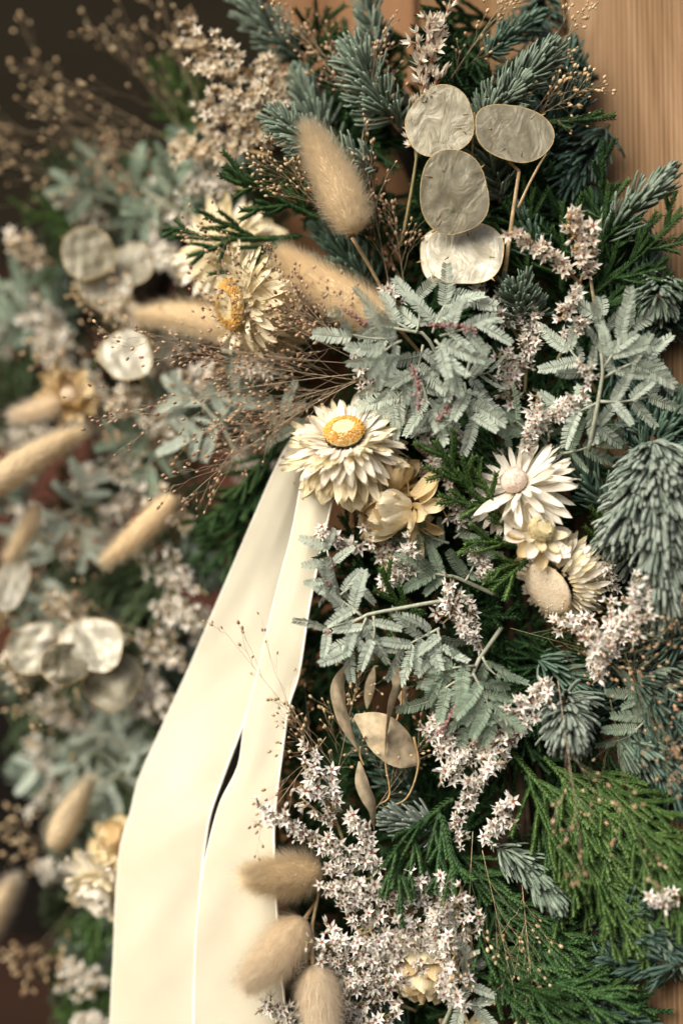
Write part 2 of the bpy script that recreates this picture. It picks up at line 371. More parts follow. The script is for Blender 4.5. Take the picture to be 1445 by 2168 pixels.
# ------------------------------------------------------------------ cypress
def cypress(label, b, t, side=0, out=0, mat='cyp', spread=1.0, group=None, seed=None, tilt=0.0, step=5.0, side_len=.42, sub=True, thick=1.0, droop=0.0, bag=None, lod=1.0):
    g = np.random.default_rng(seed if seed is not None else rng.integers(1e9))
    main = bez(b, t, side, out, 18)
    L = np.linalg.norm(np.diff(main, axis=0), axis=1).sum()
    if bag is None: th = thing('cypress_sprig', label, 'cypress sprig', main[0], group)
    lines = [(main, 1.0)]
    T, A, B = frames(main)
    N0 = -Fv + Rv * math.sin(tilt) + g.normal(0, .12, 3)
    def branch(p, d, ln, bend, n=8):
        s = np.linspace(0, 1, n)[:, None]
        q = p + d * ln * s + bend * ln * s * s
        return q
    def offshoots(line, Lm, step_, frac, level):
        n = max(2, int(Lm / MM / step_))
        Tm = nrm(np.gradient(line, axis=0))
        sg = g.choice([-1, 1])
        for i in range(n):
            s = .12 + .86 * (i + .3 * g.random()) / n
            p = sample(line, np.array([s]))[0]; d0 = nrm(sample(Tm, np.array([s]))[0])
            S_ = nrm(np.cross(N0, d0)); sg = -sg
            an = rad(g.uniform(32, 48)) * spread
            d = nrm(d0 * math.cos(an) + S_ * sg * math.sin(an) + N0 * g.normal(.03, .12))
            ln = Lm * frac * (1 - .72 * s) * g.uniform(.75, 1.15) + 3.5 * MM
            bend = d0 * .34 + g.normal(0, .13, 3); bend = bend + np.array([0, 0, -droop])
            q = branch(p, d, ln, bend); lines.append((q, .85 if level == 1 else .75))
            if sub and level == 1 and ln > 11 * MM: offshoots(q, ln, 4.2, .36, 2)
    offshoots(main, L, step, side_len, 1)
    st, sc = (Acc(), Acc()) if bag is None else (bag, bag); Fs, Os, Rs = [], [], []
    for q, w in lines:
        w = w * thick
        ln = np.linalg.norm(np.diff(q, axis=0), axis=1).sum()
        st.tube(q[::2] if len(q) > 8 else q, .45 * w * MM, 4, .25)
        m = max(2, int(ln / (1.45 * lod * MM * max(w, .7))))
        s = (np.arange(m) + .2) / m
        T, A, B = frames(q, N0)
        k = np.linspace(0, 1, len(q)); ip = lambda Q: nrm(np.stack([np.interp(s, k, Q[:, i]) for i in range(3)], -1))
        Ts, As, Bs = ip(T), ip(A), ip(B); p = sample(q, s)
        hue = np.clip(g.normal(.45, .12) + .35 * s, 0, 1)
        for kk in range(4):
            ph = kk * math.pi / 2 + .25
            rr = math.cos(ph) * As + math.sin(ph) * Bs
            o = p + rr * .30 * w * MM + Ts * (.7 * MM * (kk % 2))
            X = nrm(Ts + rr * .44 + g.normal(0, .07, (m, 3)))
            F = axes(X, rr) * (np.array([2.3 * lod, 2.1, 2.3]) * MM * w * g.uniform(.9, 1.12, (m, 1)))[:, None, :]
            Fs.append(F); Os.append(o); Rs.append(np.clip(hue + g.normal(0, .2, m), 0, 1))
    if bag is not None:
        sc.inst(*SCALE, np.concatenate(Fs), np.concatenate(Os), np.concatenate(Rs)); return
    st.build('stem', M['cyp_dark'], th, 'stuff')
    sc.inst(*SCALE, np.concatenate(Fs), np.concatenate(Os), np.concatenate(Rs))
    sc.build('foliage', M[mat], th, 'stuff')
    return th

# ------------------------------------------------------------------ acacia
def pinna_mesh(curl, n=19, seed=0, mat='acacia'):
    """one feathery leaflet, unit length along +X, face +Z"""
    g = np.random.default_rng(seed); a = Acc()
    s = np.linspace(0, 1, 12)
    def pos(x): return np.stack([x * (1 - .12 * abs(curl)), .05 * np.sin(2.4 * x + seed), curl * (x ** 2) * .38], -1)
    a.tube(pos(s), np.linspace(.011, .006, 12), 4, .7, 1)
    k = (np.arange(n) + .6) / n * .97
    for sg in (-1, 1):
        p = pos(k); T = nrm(np.stack([np.ones(n), np.zeros(n), curl * k * .76], -1))
        an = np.radians(np.linspace(74, 52, n) + g.normal(0, 4, n))
        N = nrm(np.cross(T, np.array([0, 1.0, 0])))
        X = T * np.cos(an)[:, None] + np.array([0, sg, 0]) * np.sin(an)[:, None] + N * (.22 + g.normal(0, .1, n))[:, None]
        ln = .205 * np.clip(np.sin(math.pi * (.16 + .74 * k)) ** .55, .4, 1) * g.uniform(.93, 1.05, n)
        F = axes(X, N + g.normal(0, .12, (n, 3))) * np.stack([ln, np.full(n, .155), np.full(n, .2)], -1)[:, None, :]
        a.inst(*LEAFLET, F, p, np.clip(g.normal(.5, .15, n), 0, 1), 0)
    return a.build('leaflet', [M[mat], M['acstem']], link=False)
PIN = {}
for mt in ('acacia', 'acacia_dim'):
    PIN[mt] = [pinna_mesh(c, 19 + (i % 3), i, mt) for i, c in enumerate((-.15, .25, -.45, .5, -.8))]
def acacia(label, stem, leaves, mat='acacia', group=None, seed=None, buds=()):
    """stem: list of (px, py, d); leaves: (base px, py, d, tip px, py, d, pairs, leaflet length px)"""
    g = np.random.default_rng(seed if seed is not None else rng.integers(1e9))
    sp = np.array([P(*q) for q in stem])
    th = thing('acacia_sprig', label, 'acacia sprig', sp[0], group)
    a = Acc(); s = np.linspace(0, 1, 14); a.tube(sample(sp, s), np.linspace(1.0, .6, 14) * MM, 6); a.build('stem', M['acstem'], th)
    for (bx, by, bd, tx, ty, td, n, lp) in leaves:
        q = bez(P(bx, by, bd), P(tx, ty, td), g.normal(0, .08), .08, 8)
        a = Acc(); a.tube(q, np.linspace(.6, .35, 8) * MM, 5); lf = a.build('leaf', M['acstem'], th)
        lf['_o'] = list(th['_o'])
        T, A, B = frames(q)
        for i in range(n):
            s_ = .25 + .75 * (i / max(1, n - 1)) if n > 1 else 1.0
            p = sample(q, np.array([s_]))[0]; k = min(7, int(s_ * 7))
            for sg in (-1, 1):
                an = rad((62 - 30 * s_) + g.normal(0, 14))
                X = T[k] * math.cos(an) + B[k] * sg * math.sin(an) - Fv * g.normal(.02, .3) - Uv * .1
                N = -Fv + g.normal(0, .38, 3) + B[k] * sg * g.normal(.15, .3)
                F = axes(X, N); ln = lp * PX * g.uniform(.68, 1.05) * (1 - .15 * abs(s_ - .6))
                put('leaflet', PIN[mat][g.integers(5)], lf, None, F * ln, p)
    for (bx, by, bd, tx, ty, td) in buds:
        q = bez(P(bx, by, bd), P(tx, ty, td), .1, .05, 14); a = Acc(); a.tube(q, .35 * MM, 4, .4)
        v, t = blob(5, 4)
        for p in sample(q, np.linspace(.1, 1, 26)):
            a.add(v * g.uniform(.5, .9) * MM + p + g.normal(0, .7 * MM, 3), t, g.random())
        a.build('bud_spray', M['bud'], th, 'stuff')
    for k in ('leaf',):
        pass
    return th

# ------------------------------------------------------------------ statice
def star_arrays(openness, seed):
    """star flower of unit radius, axis +Z: five folded lance petals, a heart, a short calyx"""
    g = np.random.default_rng(seed); V, T, Mi = [], [], []
    for k in range(5):
        a = 2 * math.pi * (k + g.normal(0, .05)) / 5; el = math.radians(openness + g.normal(0, 7)); ln = g.uniform(.86, 1.08)
        c, s = math.cos(a), math.sin(a); o = len(V)
        for x, w, zz in ((.10, 0, 0), (.38, .19, .05), (.38, -.19, .05), (.40, 0, -.03), (1.0, 0, .04 + g.normal(0, .05)), (.70, .11, .03), (.70, -.11, .03), (.70, 0, -.02)):
            x *= ln; r_ = x * math.cos(el) - zz * math.sin(el); z = x * math.sin(el) + zz * math.cos(el)
            V.append((r_ * c - w * s, r_ * s + w * c, z))
        T += [(o, o + 3, o + 1), (o, o + 2, o + 3), (o + 1, o + 3, o + 7), (o + 1, o + 7, o + 5), (o + 3, o + 2, o + 6), (o + 3, o + 6, o + 7), (o + 5, o + 7, o + 4), (o + 7, o + 6, o + 4)]
        Mi += [0] * 8
    o = len(V)
    for k in range(5):
        a = 2 * math.pi * (k + .5) / 5; V.append((.18 * math.cos(a), .18 * math.sin(a), .10))
    V.append((0, 0, .22))
    for k in range(5): T.append((o + k, o + (k + 1) % 5, o + 5)); Mi.append(1)
    for k in range(3):      # anthers
        a = g.uniform(0, 6.28); o = len(V); c, s = math.cos(a), math.sin(a)
        V += [(.06 * c - .03 * s, .06 * s + .03 * c, .12), (.06 * c + .03 * s, .06 * s - .03 * c, .12), (.24 * c, .24 * s, .30)]; T.append((o, o + 1, o + 2)); Mi.append(1)
    o = len(V)
    for z, r_ in ((.08, .17), (-.45, .07)):
        for k in range(5):
            a = 2 * math.pi * k / 5; V.append((r_ * math.cos(a), r_ * math.sin(a), z))
    for k in range(5): a, b_ = o + k, o + (k + 1) % 5; T += [(a, a + 5, b_), (b_, a + 5, b_ + 5)]; Mi += [2, 2]
    return np.array(V), np.array(T), np.array(Mi)
STARS = [star_arrays(o, i) for i, o in enumerate((4, 18, 34, 52, 72, 10, 26, 80, 40))]
def star_meshes(pm):
    out = []
    for v, t, mi in STARS:
        a = Acc()
        for k in range(3): 
            a.add(v, t[mi == k], .5, k)
        out.append(a.build('flower', [M[pm], M['heart'], M['tan']], link=False))
    return out
SM = {'star': star_meshes('star'), 'star_tan': star_meshes('star_tan')}
def statice(label, b, t, side=0, out=0, n=34, arms=3, R=3.0, mat='star', stem='olive', far=False, group=None, seed=None, width=.32, start=.25, spray=30, face=.9, name='statice_sprig', calyx=1.0, narrow=(0, 9)):
    g = np.random.default_rng(seed if seed is not None else rng.integers(1e9))
    main = bez(b, t, side, out, 14); L = np.linalg.norm(np.diff(main, axis=0), axis=1).sum()
    th = thing(name, label, 'statice sprig', main[0], group)
    T, A, B = frames(main); lines = [(main, start, 1.0, 1.0)]
    for i in range(arms):
        s = start * .8 + (.78 - start * .8) * (i + .5) / arms
        k = int(s * 13); sg = 1 if i % 2 else -1; an = rad(g.uniform(.7, 1.2) * spray)
        d = nrm(T[k] * math.cos(an) + B[k] * sg * math.sin(an) * g.uniform(.7, 1) - Fv * g.normal(.15, .25))
        ln = L * width * g.uniform(.8, 1.2) * (1.15 - .5 * s); x = np.linspace(0, 1, 8)[:, None]
        lines.append((main[k] + d * ln * x + T[k] * ln * .25 * x * x, .2, .7, ln / L))
    a = Acc()
    for q, s0, w, _ in lines: a.tube(q, np.linspace(.8, .4, len(q)) * w * MM, 5, g.random())
    wt = np.array([(1 - l[1]) * l[3] for l in lines]); cnt = np.maximum(3, (min(300, n * 1.5) * wt / wt.sum()).astype(int))
    Fs, Os, Is = [], [], []
    for (q, s0, w, _), c in zip(lines, cnt):
        T, A, B = frames(q); s = s0 + (1 - s0) * (np.arange(c) + g.random(c)) / c
        for s_ in s:
            k = min(len(q) - 1, int(s_ * (len(q) - 1) + .5)); ph = g.normal(0, .95)
            rr = math.cos(ph) * A[k] + math.sin(ph) * B[k]
            z = nrm(T[k] * g.uniform(.25, .8) + rr * face + g.normal(0, .18, 3) - Fv * .15)
            p0 = sample(q, np.array([s_]))[0]; r_ = R * 1.1 * MM * g.uniform(.62, 1.18)
            p = p0 + z * g.uniform(1.2, 3.2) * MM
            a.tube(np.stack([p0, p - z * .3 * r_]), np.array([.32, .5]) * MM * calyx, 4, g.random())
            x = nrm(np.cross(z, g.normal(0, 1, 3))); F = np.stack([x, np.cross(z, x), z], -1) * r_
            Fs.append(F); Os.append(p); Is.append(g.integers(narrow[0], narrow[1]))
    a.build('stem', M[stem], th)
    if far:
        ac = Acc(); Fs, Os, Is = np.array(Fs), np.array(Os), np.array(Is)
        for i in range(len(STARS)):
            v, tt, mi = STARS[i]; m = Is == i
            for k in range(3):
                ac.inst(v, tt[mi == k], Fs[m], Os[m], g.random(m.sum()), k)
        ac.build('flowers', [M['star_far_tan' if mat == 'star_tan' else 'star_j'], M['heart_j'], M['tan']], th, 'stuff')
    else:
        for F, o, i in zip(Fs, Os, Is): put('flower', SM[mat][i], th, None, F, o)
    return th

# ------------------------------------------------------------------ strawflower
def petal_mesh(curl, cup, wide, mat, seed, tip=1.0):
    g = np.random.default_rng(seed); nx, ny = 9, 5; a = Acc(); V = []
    for i in range(nx):
        x = i / (nx - 1); w = wide * (math.sin(math.pi * min(1, .18 + .62 * x)) ** .8) * ((1 - x ** 5) ** (.5 * tip) if x < 1 else .02)
        for j in range(ny):
            u = (j / (ny - 1) - .5) * 2
            z = curl * x * x + cup * wide * u * u * (1 - .4 * x) + .018 * math.sin(9 * x + 4 * u + seed) * x + .03 * u * math.sin(5 * x + seed * 2)
            V.append((x - .25 * abs(curl) * x * x, u * w, z))
    t = []
    for i in range(nx - 1):
        for j in range(ny - 1):
            q = i * ny + j; t += [(q, q + ny, q + 1), (q + 1, q + ny, q + ny + 1)]
    a.add(V, t); return a.build('petal', M[mat], link=False)
PET = {}
def petals(mat, kind):
    if (mat, kind) not in PET:
        spec = {'shag': (.118, .4, 1.15), 'broad': (.26, .55, .8), 'daisy': (.098, .35, 1.0), 'cup': (.37, .55, .5)}[kind]
        PET[mat, kind] = [petal_mesh(c, spec[1], spec[0], mat, i, spec[2]) for i, c in enumerate((-.16, -.05, .08, .2, .33))]
    return PET[mat, kind]
def strawflower(label, c, axis, rings, disc=None, stem_to=None, group=None, seed=None, squash=1.0):
    """rings: (count, base radius mm, length mm, opening angle from the axis, material, kind, curl picks, jitter)"""
    g = np.random.default_rng(seed if seed is not None else rng.integers(1e9))
    z = nrm(axis); x = nrm(np.cross(z, [0.3, .2, 1])); y = np.cross(z, x)
    base = np.asarray(c) - z * 6 * MM
    th = thing('strawflower', label, 'strawflower', base, group)
    a = Acc(); e = base - z * 25 * MM if stem_to is None else np.asarray(stem_to)
    a.tube(bez(base + z * 1 * MM, e, .08, 0, 8), 1.1 * MM, 6, .4); a.build('stem', M['tan'], th)
    for (n, br, ln, op, mat, kind, picks, jit, up) in rings:
        ms = petals(mat, kind); off = g.random()
        for i in range(n):
            ph = 2 * math.pi * (i + off + g.normal(0, .18)) / n; o_ = rad(op + g.normal(0, jit))
            rr = x * math.cos(ph) + y * math.sin(ph)
            X = z * math.cos(o_) + rr * math.sin(o_); N = z * math.sin(o_) - rr * math.cos(o_)
            F = axes(X + g.normal(0, .04, 3), N + g.normal(0, .12, 3)); l = ln * MM * g.uniform(.85, 1.1)
            put('petal', ms[picks[g.integers(len(picks))]], th, None, F * l, base + z * up * MM + rr * br * MM)
    if disc:
        r_, h, cm, fm, ring, up = disc
        a = Acc(); v, t = blob(18, 8); d = a
        vv = v * np.array([r_, r_, h]) * MM
        if ring: rad_ = np.hypot(v[:, 0], v[:, 1]); vv[:, 2] -= (np.exp(-(rad_ / .55) ** 2) * .35 * h * MM) * (v[:, 2] > 0)
        F = np.stack([x, y, z], -1); a.add(vv @ F.T + base + z * up * MM, t, g.random(len(v)))
        do = a.build('disc', M[cm], th)
        n = 900 if ring else 60
        q = np.sqrt(g.uniform(.30 if ring else .0, 1.06, n)); ph = g.uniform(0, 6.283, n)
        lz = h * np.sqrt(np.clip(1 - (q * .98) ** 2, 0, 1)) - (.35 * h * np.exp(-(q / .55) ** 2) if ring else 0)
        p = base + z * up * MM + (np.stack([np.cos(ph) * q * r_, np.sin(ph) * q * r_, lz], -1) * MM) @ F.T
        dirs = nrm(z + (np.stack([np.cos(ph) * q, np.sin(ph) * q, 0 * q], -1) @ F.T) * .9 + g.normal(0, .2, (n, 3)))
        a = Acc(); v, t = blob(4, 3)
        a.inst(v, t, axes(dirs, np.tile(z + .01, (n, 1)) + g.normal(0, .3, (n, 3))) * (np.array([.75 if ring else .45, .26, .26]) * MM * g.uniform(.7, 1.3, (n, 1)))[:, None, :], p, g.random(n))
        fo = a.build('florets', M[fm], do, 'stuff', base=np.array(th['_b']))
    return th

# ------------------------------------------------------------------ bunny tail
def bunny(label, b, t, w, mat='fuzz', stem=None, n=6500, side=0.05, group=None, seed=None, hair=3.4, awns=60, out=0.0):
    """b base of the head, t its tip, w its width in px"""
    g = np.random.default_rng(seed if seed is not None else rng.integers(1e9))
    q = bez(b, t, side, out, 20); L = np.linalg.norm(np.diff(q, axis=0), axis=1).sum()
    R = w * PX / 2 - 2.7 * MM
    base = stem[-1] if stem is not None else q[0]
    th = thing('bunny_tail', label, 'bunny tail grass', base, group)
    if stem is not None:
        a = Acc(); s = sample(np.array(stem), np.linspace(0, 1, 10)); a.tube(s, np.linspace(.65, .9, 10) * MM, 6, .6); a.build('stem', M['tan'], th)
    prof = lambda s: R * np.clip(np.sin(math.pi * np.clip(s, 0, 1) ** .8) ** .5, .05, 1) * (1.04 - .28 * s)
    a = Acc(); s = np.linspace(0.0, 1, 20); a.tube(q, np.maximum(prof(s), .3 * MM), 12, .5)
    hd = a.build('seed_head', M['fuzzcore'], th)
    T, A, B = frames(q); k = np.linspace(0, 1, 20)
    def hairs(n, ln, lean, wd):
        s = g.beta(1.05, 1.05, n); ph = g.uniform(0, 2 * math.pi, n)
        ip = lambda Q: nrm(np.stack([np.interp(s, k, Q[:, i]) for i in range(3)], -1))
        Ts, As, Bs = ip(T), ip(A), ip(B); rr = np.cos(ph)[:, None] * As + np.sin(ph)[:, None] * Bs
        o = sample(q, s) + rr * (prof(s) * .93)[:, None]
        X = nrm(Ts * (lean + .5 * s)[:, None] + rr * (1 - .1 * s)[:, None] + g.normal(0, .3, (n, 3)))
        F = axes(X, Ts) * np.stack([ln * MM * g.uniform(.4, 1.5, n) ** 1.15, np.full(n, wd * MM), ln * MM * np.ones(n)], -1)[:, None, :]
        tv = np.array([(0, -1, 0), (0, 1, 0), (.55, -.7, .05), (.55, .7, .05), (1, 0, .16)]); tt = np.array([(0, 1, 2), (1, 3, 2), (2, 3, 4)])
        return tv, tt, F, o, np.clip(g.normal(.5, .25, n), 0, 1)
    a = Acc(); a.inst(*hairs(int(n * 1.7), hair * 1.45, .45, .055)); 
    if awns: a.inst(*hairs(awns * 4, hair * 2.3, .7, .04))
    a.build('hair', M[mat], hd, 'stuff', base=np.array(th['_b']))
    return th

# ------------------------------------------------------------------ honesty pods
def honesty(label, pods, stems, mat='pearl', group=None, seed=None, crumple=1.0):
    """pods: (px, py, d, rx px, ry px, turn deg, nx, ny tilt, material or None); stems: polylines of (px, py, d)"""
    g = np.random.default_rng(seed if seed is not None else rng.integers(1e9))
    p0 = P(*stems[0][0]) if stems else P(*pods[0][:3])
    th = thing('honesty_stem', label, 'honesty seed pods', p0, group)
    if stems:
        a = Acc()
        for st in stems:
            q = np.array([P(*s) for s in st]); k = np.linspace(0, 1, 12); a.tube(sample(q, k), np.linspace(1.15, .75, 12) * MM * (1 if st is stems[0] else .6), 6, .7)
        a.build('stem', M['tan'], th)
    for (px, py, d, rx, ry, tr, tx, ty, pm) in pods:
        N = nrm(-Fv + Rv * tx + Uv * ty); X = nrm(Rv * math.cos(rad(tr)) + Uv * math.sin(rad(tr))); X = nrm(X - N * (X @ N)); Y = np.cross(N, X); c = P(px, py, d)
        n, m = 48, 14; sd = g.uniform(0, 6, 4)
        wv = [(q * math.cos(e_), q * math.sin(e_), g.uniform(0, 6.28), .045 / q) for q, e_ in zip(g.uniform(3, 13, 9), g.uniform(0, 6.28, 9))]
        th_ = np.arange(n) * 2 * math.pi / n
        rr = (np.abs(np.cos(th_)) ** 2.35 + np.abs(np.sin(th_)) ** 2.35) ** (-1 / 2.35) * .98 + .022 * np.sin(2 * th_ + sd[0]) + .03 * np.sin(3 * th_ + sd[1]) + .012 * np.sin(5 * th_ + sd[2])
        def pt(f):
            u, v = f * rr * np.cos(th_), f * rr * np.sin(th_)
            z = (.05 * np.sin(2.0 * u + 1.5 * v + sd[3]) + sum(w * np.sin(kx * u + ky * v + p_) for kx, ky, p_, w in wv)) * min(rx, ry) * PX * crumple
            return c + (u * rx * PX)[:, None] * X + (v * ry * PX)[:, None] * Y + z[:, None] * N
        V = [pt(0.0)[:1]] + [pt((i + 1) / m) for i in range(m)]
        V = np.concatenate(V); t = [(0, 1 + k, 1 + (k + 1) % n) for k in range(n)]
        for i in range(m - 1):
            for k in range(n):
                q, w = 1 + i * n + k, 1 + i * n + (k + 1) % n; t += [(q, q + n, w), (w, q + n, w + n)]
        a = Acc(); a.add(V, t); t2 = [(x[0], x[2], x[1]) for x in t]; a.add(V - N * .22 * MM, t2)
        po = a.build('seed_pod', M[pm or mat], th)
        e = pt(1.0) - N * .1 * MM; a = Acc(); a.tube(np.concatenate([e, e[:2]]), .21 * MM, 5, .5)
        k = g.integers(n); a.tube(np.stack([e[k], e[k] + nrm(e[k] - c) * 1.9 * MM]), np.array([.4, .15]) * MM, 4, .2)
        a.build('rim', M['rim'], po, None, base=np.array(th['_b']))
        a = Acc()
        for i in range(4):      # seed stalks left on the membrane
            f, an = g.uniform(.45, .8), g.uniform(0, 6.28); u, v = f * math.cos(an), f * math.sin(an)
            k = int(an / 6.2832 * n) % n; p = pt(f)[k] + N * .15 * MM; dd = nrm(pt(1.0)[k] - p) + nrm(np.cross(N, p - c)) * g.normal(0, .3)
            a.tube(np.stack([p, p + dd * g.uniform(1.2, 3) * MM]), np.array([.30, .14]) * MM, 4, g.random())
        a.build('seed_scar', M['scar'], po, 'stuff', base=np.array(th['_b']))
    return th

# ------------------------------------------------------------------ panicum grass
SEED = blob(5, 5)
def panicum(label, b, t, n=8, spread=38, side=0, out=0, mat='stalk', sub=4, L2=.5, r=.088, seedr=.6, group=None, seed=None, start=.15, depth=.6):
    g = np.random.default_rng(seed if seed is not None else rng.integers(1e9))
    main = bez(b, t, side, out, 14); L = np.linalg.norm(np.diff(main, axis=0), axis=1).sum()
    th = thing('seed_grass', label, 'seed grass', main[0], group)
    a, sd = Acc(), Acc(); a.tube(main, np.linspace(r * 1.8, r * .8, 14) * MM, 4, .5)
    ends = [(main[-1], nrm(main[-1] - main[-2]))]
    def off(d0, an):
        v = nrm(np.cross(d0, g.normal(0, 1, 3)) + Fv * 0); v = nrm(v + (v @ Fv) * Fv * (depth - 1)); 
        return nrm(d0 * math.cos(an) + v * math.sin(an))
    def twig(p, d, ln, w, m=7):
        x = np.linspace(0, 1, m)[:, None]; bend = g.normal(0, .13, 3); wob = g.normal(0, .015, (m, 3)) * (x > 0)
        q = p + d * ln * x + bend * ln * x * x + wob * ln; a.tube(q, np.linspace(w, w * .65, m) * MM, 3, g.random()); return q
    T = nrm(np.gradient(main, axis=0))
    for i in range(n):
        s = start + (.95 - start) * (i + g.random()) / n; p = sample(main, np.array([s]))[0]
        ln = L * L2 * (1.1 - .65 * s) * g.uniform(.7, 1.25)
        q = twig(p, off(T[int(s * 13)], rad(spread) * g.uniform(.5, 1.3)), ln, r); ends.append((q[-1], nrm(q[-1] - q[-2])))
        for j in range(sub):
            s2 = .25 + .7 * g.random(); k = int(s2 * 6); d = nrm(q[k + 1] - q[k]) if k < 6 else nrm(q[6] - q[5])
            q2 = twig(q[k], off(d, rad(spread) * g.uniform(.4, 1.2)), ln * .38 * g.uniform(.5, 1.4), r * .8, 5); ends.append((q2[-1], nrm(q2[-1] - q2[-2])))
    n = len(ends); d = np.array([e[1] for e in ends]); o = np.array([e[0] for e in ends]) + d * .5 * MM
    F = axes(d, g.normal(0, 1, (n, 3))) * (np.array([1.75, 1, 1]) * seedr * MM * g.uniform(.65, 1.2, (n, 1)))[:, None, :]
    sd.inst(*SEED, F, o, g.random(n))
    a.build('stalk', M[mat], th, 'stuff'); sd.build('seeds', M['seed_tan' if mat == 'stalk_light' else 'seed'], th, 'stuff')
    return th

# ------------------------------------------------------------------ dry leaves
def dry_leaves(label, stems, leaves, group=None):
    p0 = P(*stems[0][0]); th = thing('dried_leaf_sprig', label, 'dried leaves', p0, group); a = Acc()
    for st in stems:
        q = np.array([P(*s) for s in st]); k = np.linspace(0, 1, 16)
        a.tube(smooth(q, 16), np.linspace(.55, .35, 16) * MM, 5, .2)
    a.build('stem', M['tan'], th)
    for i, (pts, w, twist) in enumerate(leaves):
        q = smooth(np.array([P(*s) for s in pts]), 18); T, A, B = frames(q); s = np.linspace(0, 1, 18)
        wd = w * PX / 2 * np.clip(np.sin(math.pi * np.clip(s, .02, .98)) ** .75, .04, 1); V = []
        tw = np.radians(np.array([twist[0] + (twist[1] - twist[0]) * x for x in s]))
        S_ = np.cos(tw)[:, None] * B + np.sin(tw)[:, None] * A; N = np.cross(T, S_)
        a = Acc()
        for sg in (1, -1):
            V = np.stack([q + S_ * (u * wd)[:, None] + N * (abs(u) ** 1.5 * .22 * wd + .05 * wd * np.sin(23 * s + 5 * u + i) + .04 * wd * np.sin(11 * s - 9 * u))[:, None] + N * sg * .12 * MM for u in (-1, -.5, 0, .5, 1)], 1)
            t = []
            for r_ in range(17):
                for c in range(4):
                    z = r_ * 5 + c; t += [(z, z + 5, z + 1), (z + 1, z + 5, z + 6)]
            a.add(V.reshape(-1, 3), t, .4 + .2 * np.tile([1, .5, 0, .5, 1], 18))
        a.build('leaf', M['dryleaf'], th)
    return th
def smooth(p, n):
    """Catmull-Rom through the points"""
    p = np.asarray(p, float); q = np.concatenate([2 * p[:1] - p[1:2], p, 2 * p[-1:] - p[-2:-1]]); m = len(p) - 1
    x = np.linspace(0, m - 1e-6, n); i = x.astype(int); f = (x - i)[:, None]
    a, b_, c, d = q[i], q[i + 1], q[i + 2], q[i + 3]
    return .5 * (2 * b_ + (c - a) * f + (2 * a - 5 * b_ + 4 * c - d) * f ** 2 + (3 * b_ - a - 3 * c + d) * f ** 3)

# ================================================================== THE PLACE
def box_mesh(lo, hi, name, mat, parent, bev=.0012):
    import bmesh
    bm = bmesh.new(); bmesh.ops.create_cube(bm, size=1)
    lo, hi = np.array(lo), np.array(hi); c = (lo + hi) / 2
    for v in bm.verts: v.co = Vector(np.array(v.co) * (hi - lo))
    bmesh.ops.bevel(bm, geom=bm.edges[:], offset=bev, segments=2, affect='EDGES', profile=.5)
    me = bpy.data.meshes.new(name); bm.to_mesh(me); bm.free(); me.materials.append(mat)
    o = bpy.data.objects.new(name, me); COL.objects.link(o); o.location = c; o.parent = parent; return o
wall = bpy.data.objects.new('wooden_wall', None); COL.objects.link(wall)
wall['kind'] = 'structure'; wall['label'] = 'wall of upright brown pine boards behind the wreath'
x1, x2 = PW(880, 30, 0)[0], PW(1196, 60, 0)[0]
xs = [EDGE_X, x1, x2, x2 + .125, x2 + .25, x2 + .4]
for i in range(5):
    box_mesh((xs[i] + .0008, .0 + (.0008 if i % 2 else 0), .7), (xs[i + 1] - .0008, .022, 2.4), 'plank', M[('wood_red', 'wood_dark', 'wood', 'wood', 'wood_dark')[i]], wall)
back = bpy.data.objects.new('dark_wall', None); COL.objects.link(back)
back['kind'] = 'structure'; back['label'] = 'far brown boarded wall, coloured dark as an unlit interior beyond the pine boards'
zb = [PW(100, py, .30)[2] for py in (2900, 2168 + 60, 2010, 1480, 900, 560, -100, -900)]
cols = [(.020, .012, .008), (.022, .011, .007), (.004, .003, .002), (.055, .021, .014), (.02, .009, .006), (.009, .0068, .0035), (.006, .0048, .0025)]  # brown board tones, darkened to carry the gloom of an unlit room
for i in range(7):
    box_mesh((-1.6, .30, min(zb[i], zb[i + 1]) + .001), (.55, .33, max(zb[i], zb[i + 1]) - .001), 'plank', dark_room_mat('dark_room_board_%d' % i, cols[i]), back)

# wreath base: dark vines bound in a ring, hidden under the greenery
def ring_pts():
    q = [P(1120, 2480, 90, 10), P(1130, 2100, 90, 10), P(1110, 1700, 90, 10), P(1060, 1300, 90, 10), P(1020, 900, 90, 10), P(960, 500, 90, 10), P(830, 250, 90, 10),
         P(620, 220, 90, 12), P(440, 380, 85), P(300, 650, 95), P(230, 1000, 95), P(220, 1400, 95), P(260, 1800, 90), P(320, 2200, 90), P(420, 2560, 85), P(760, 2700, 90, 10), P(1120, 2480, 90, 10)]
    return smooth(np.array(q), 120)
RP = ring_pts()
th = thing('wreath_base', 'ring of dark bound vines hidden under the greenery', 'wreath base', RP[0])
a = Acc(); T, B, A = frames(RP, np.array([0, -1.0, 0]))
for i in range(44):
    g = np.random.default_rng(100 + i); ph = g.uniform(0, 6.28) + np.linspace(0, g.uniform(-14, 14), 120); rr = g.uniform(3, 12) * MM
    q = RP + (np.cos(ph) * rr)[:, None] * A + (np.sin(ph) * rr * .55)[:, None] * B; a.tube(q, g.uniform(1.2, 2.4) * MM, 5, g.random())
a.build('vine', M['vine'], th, 'stuff')

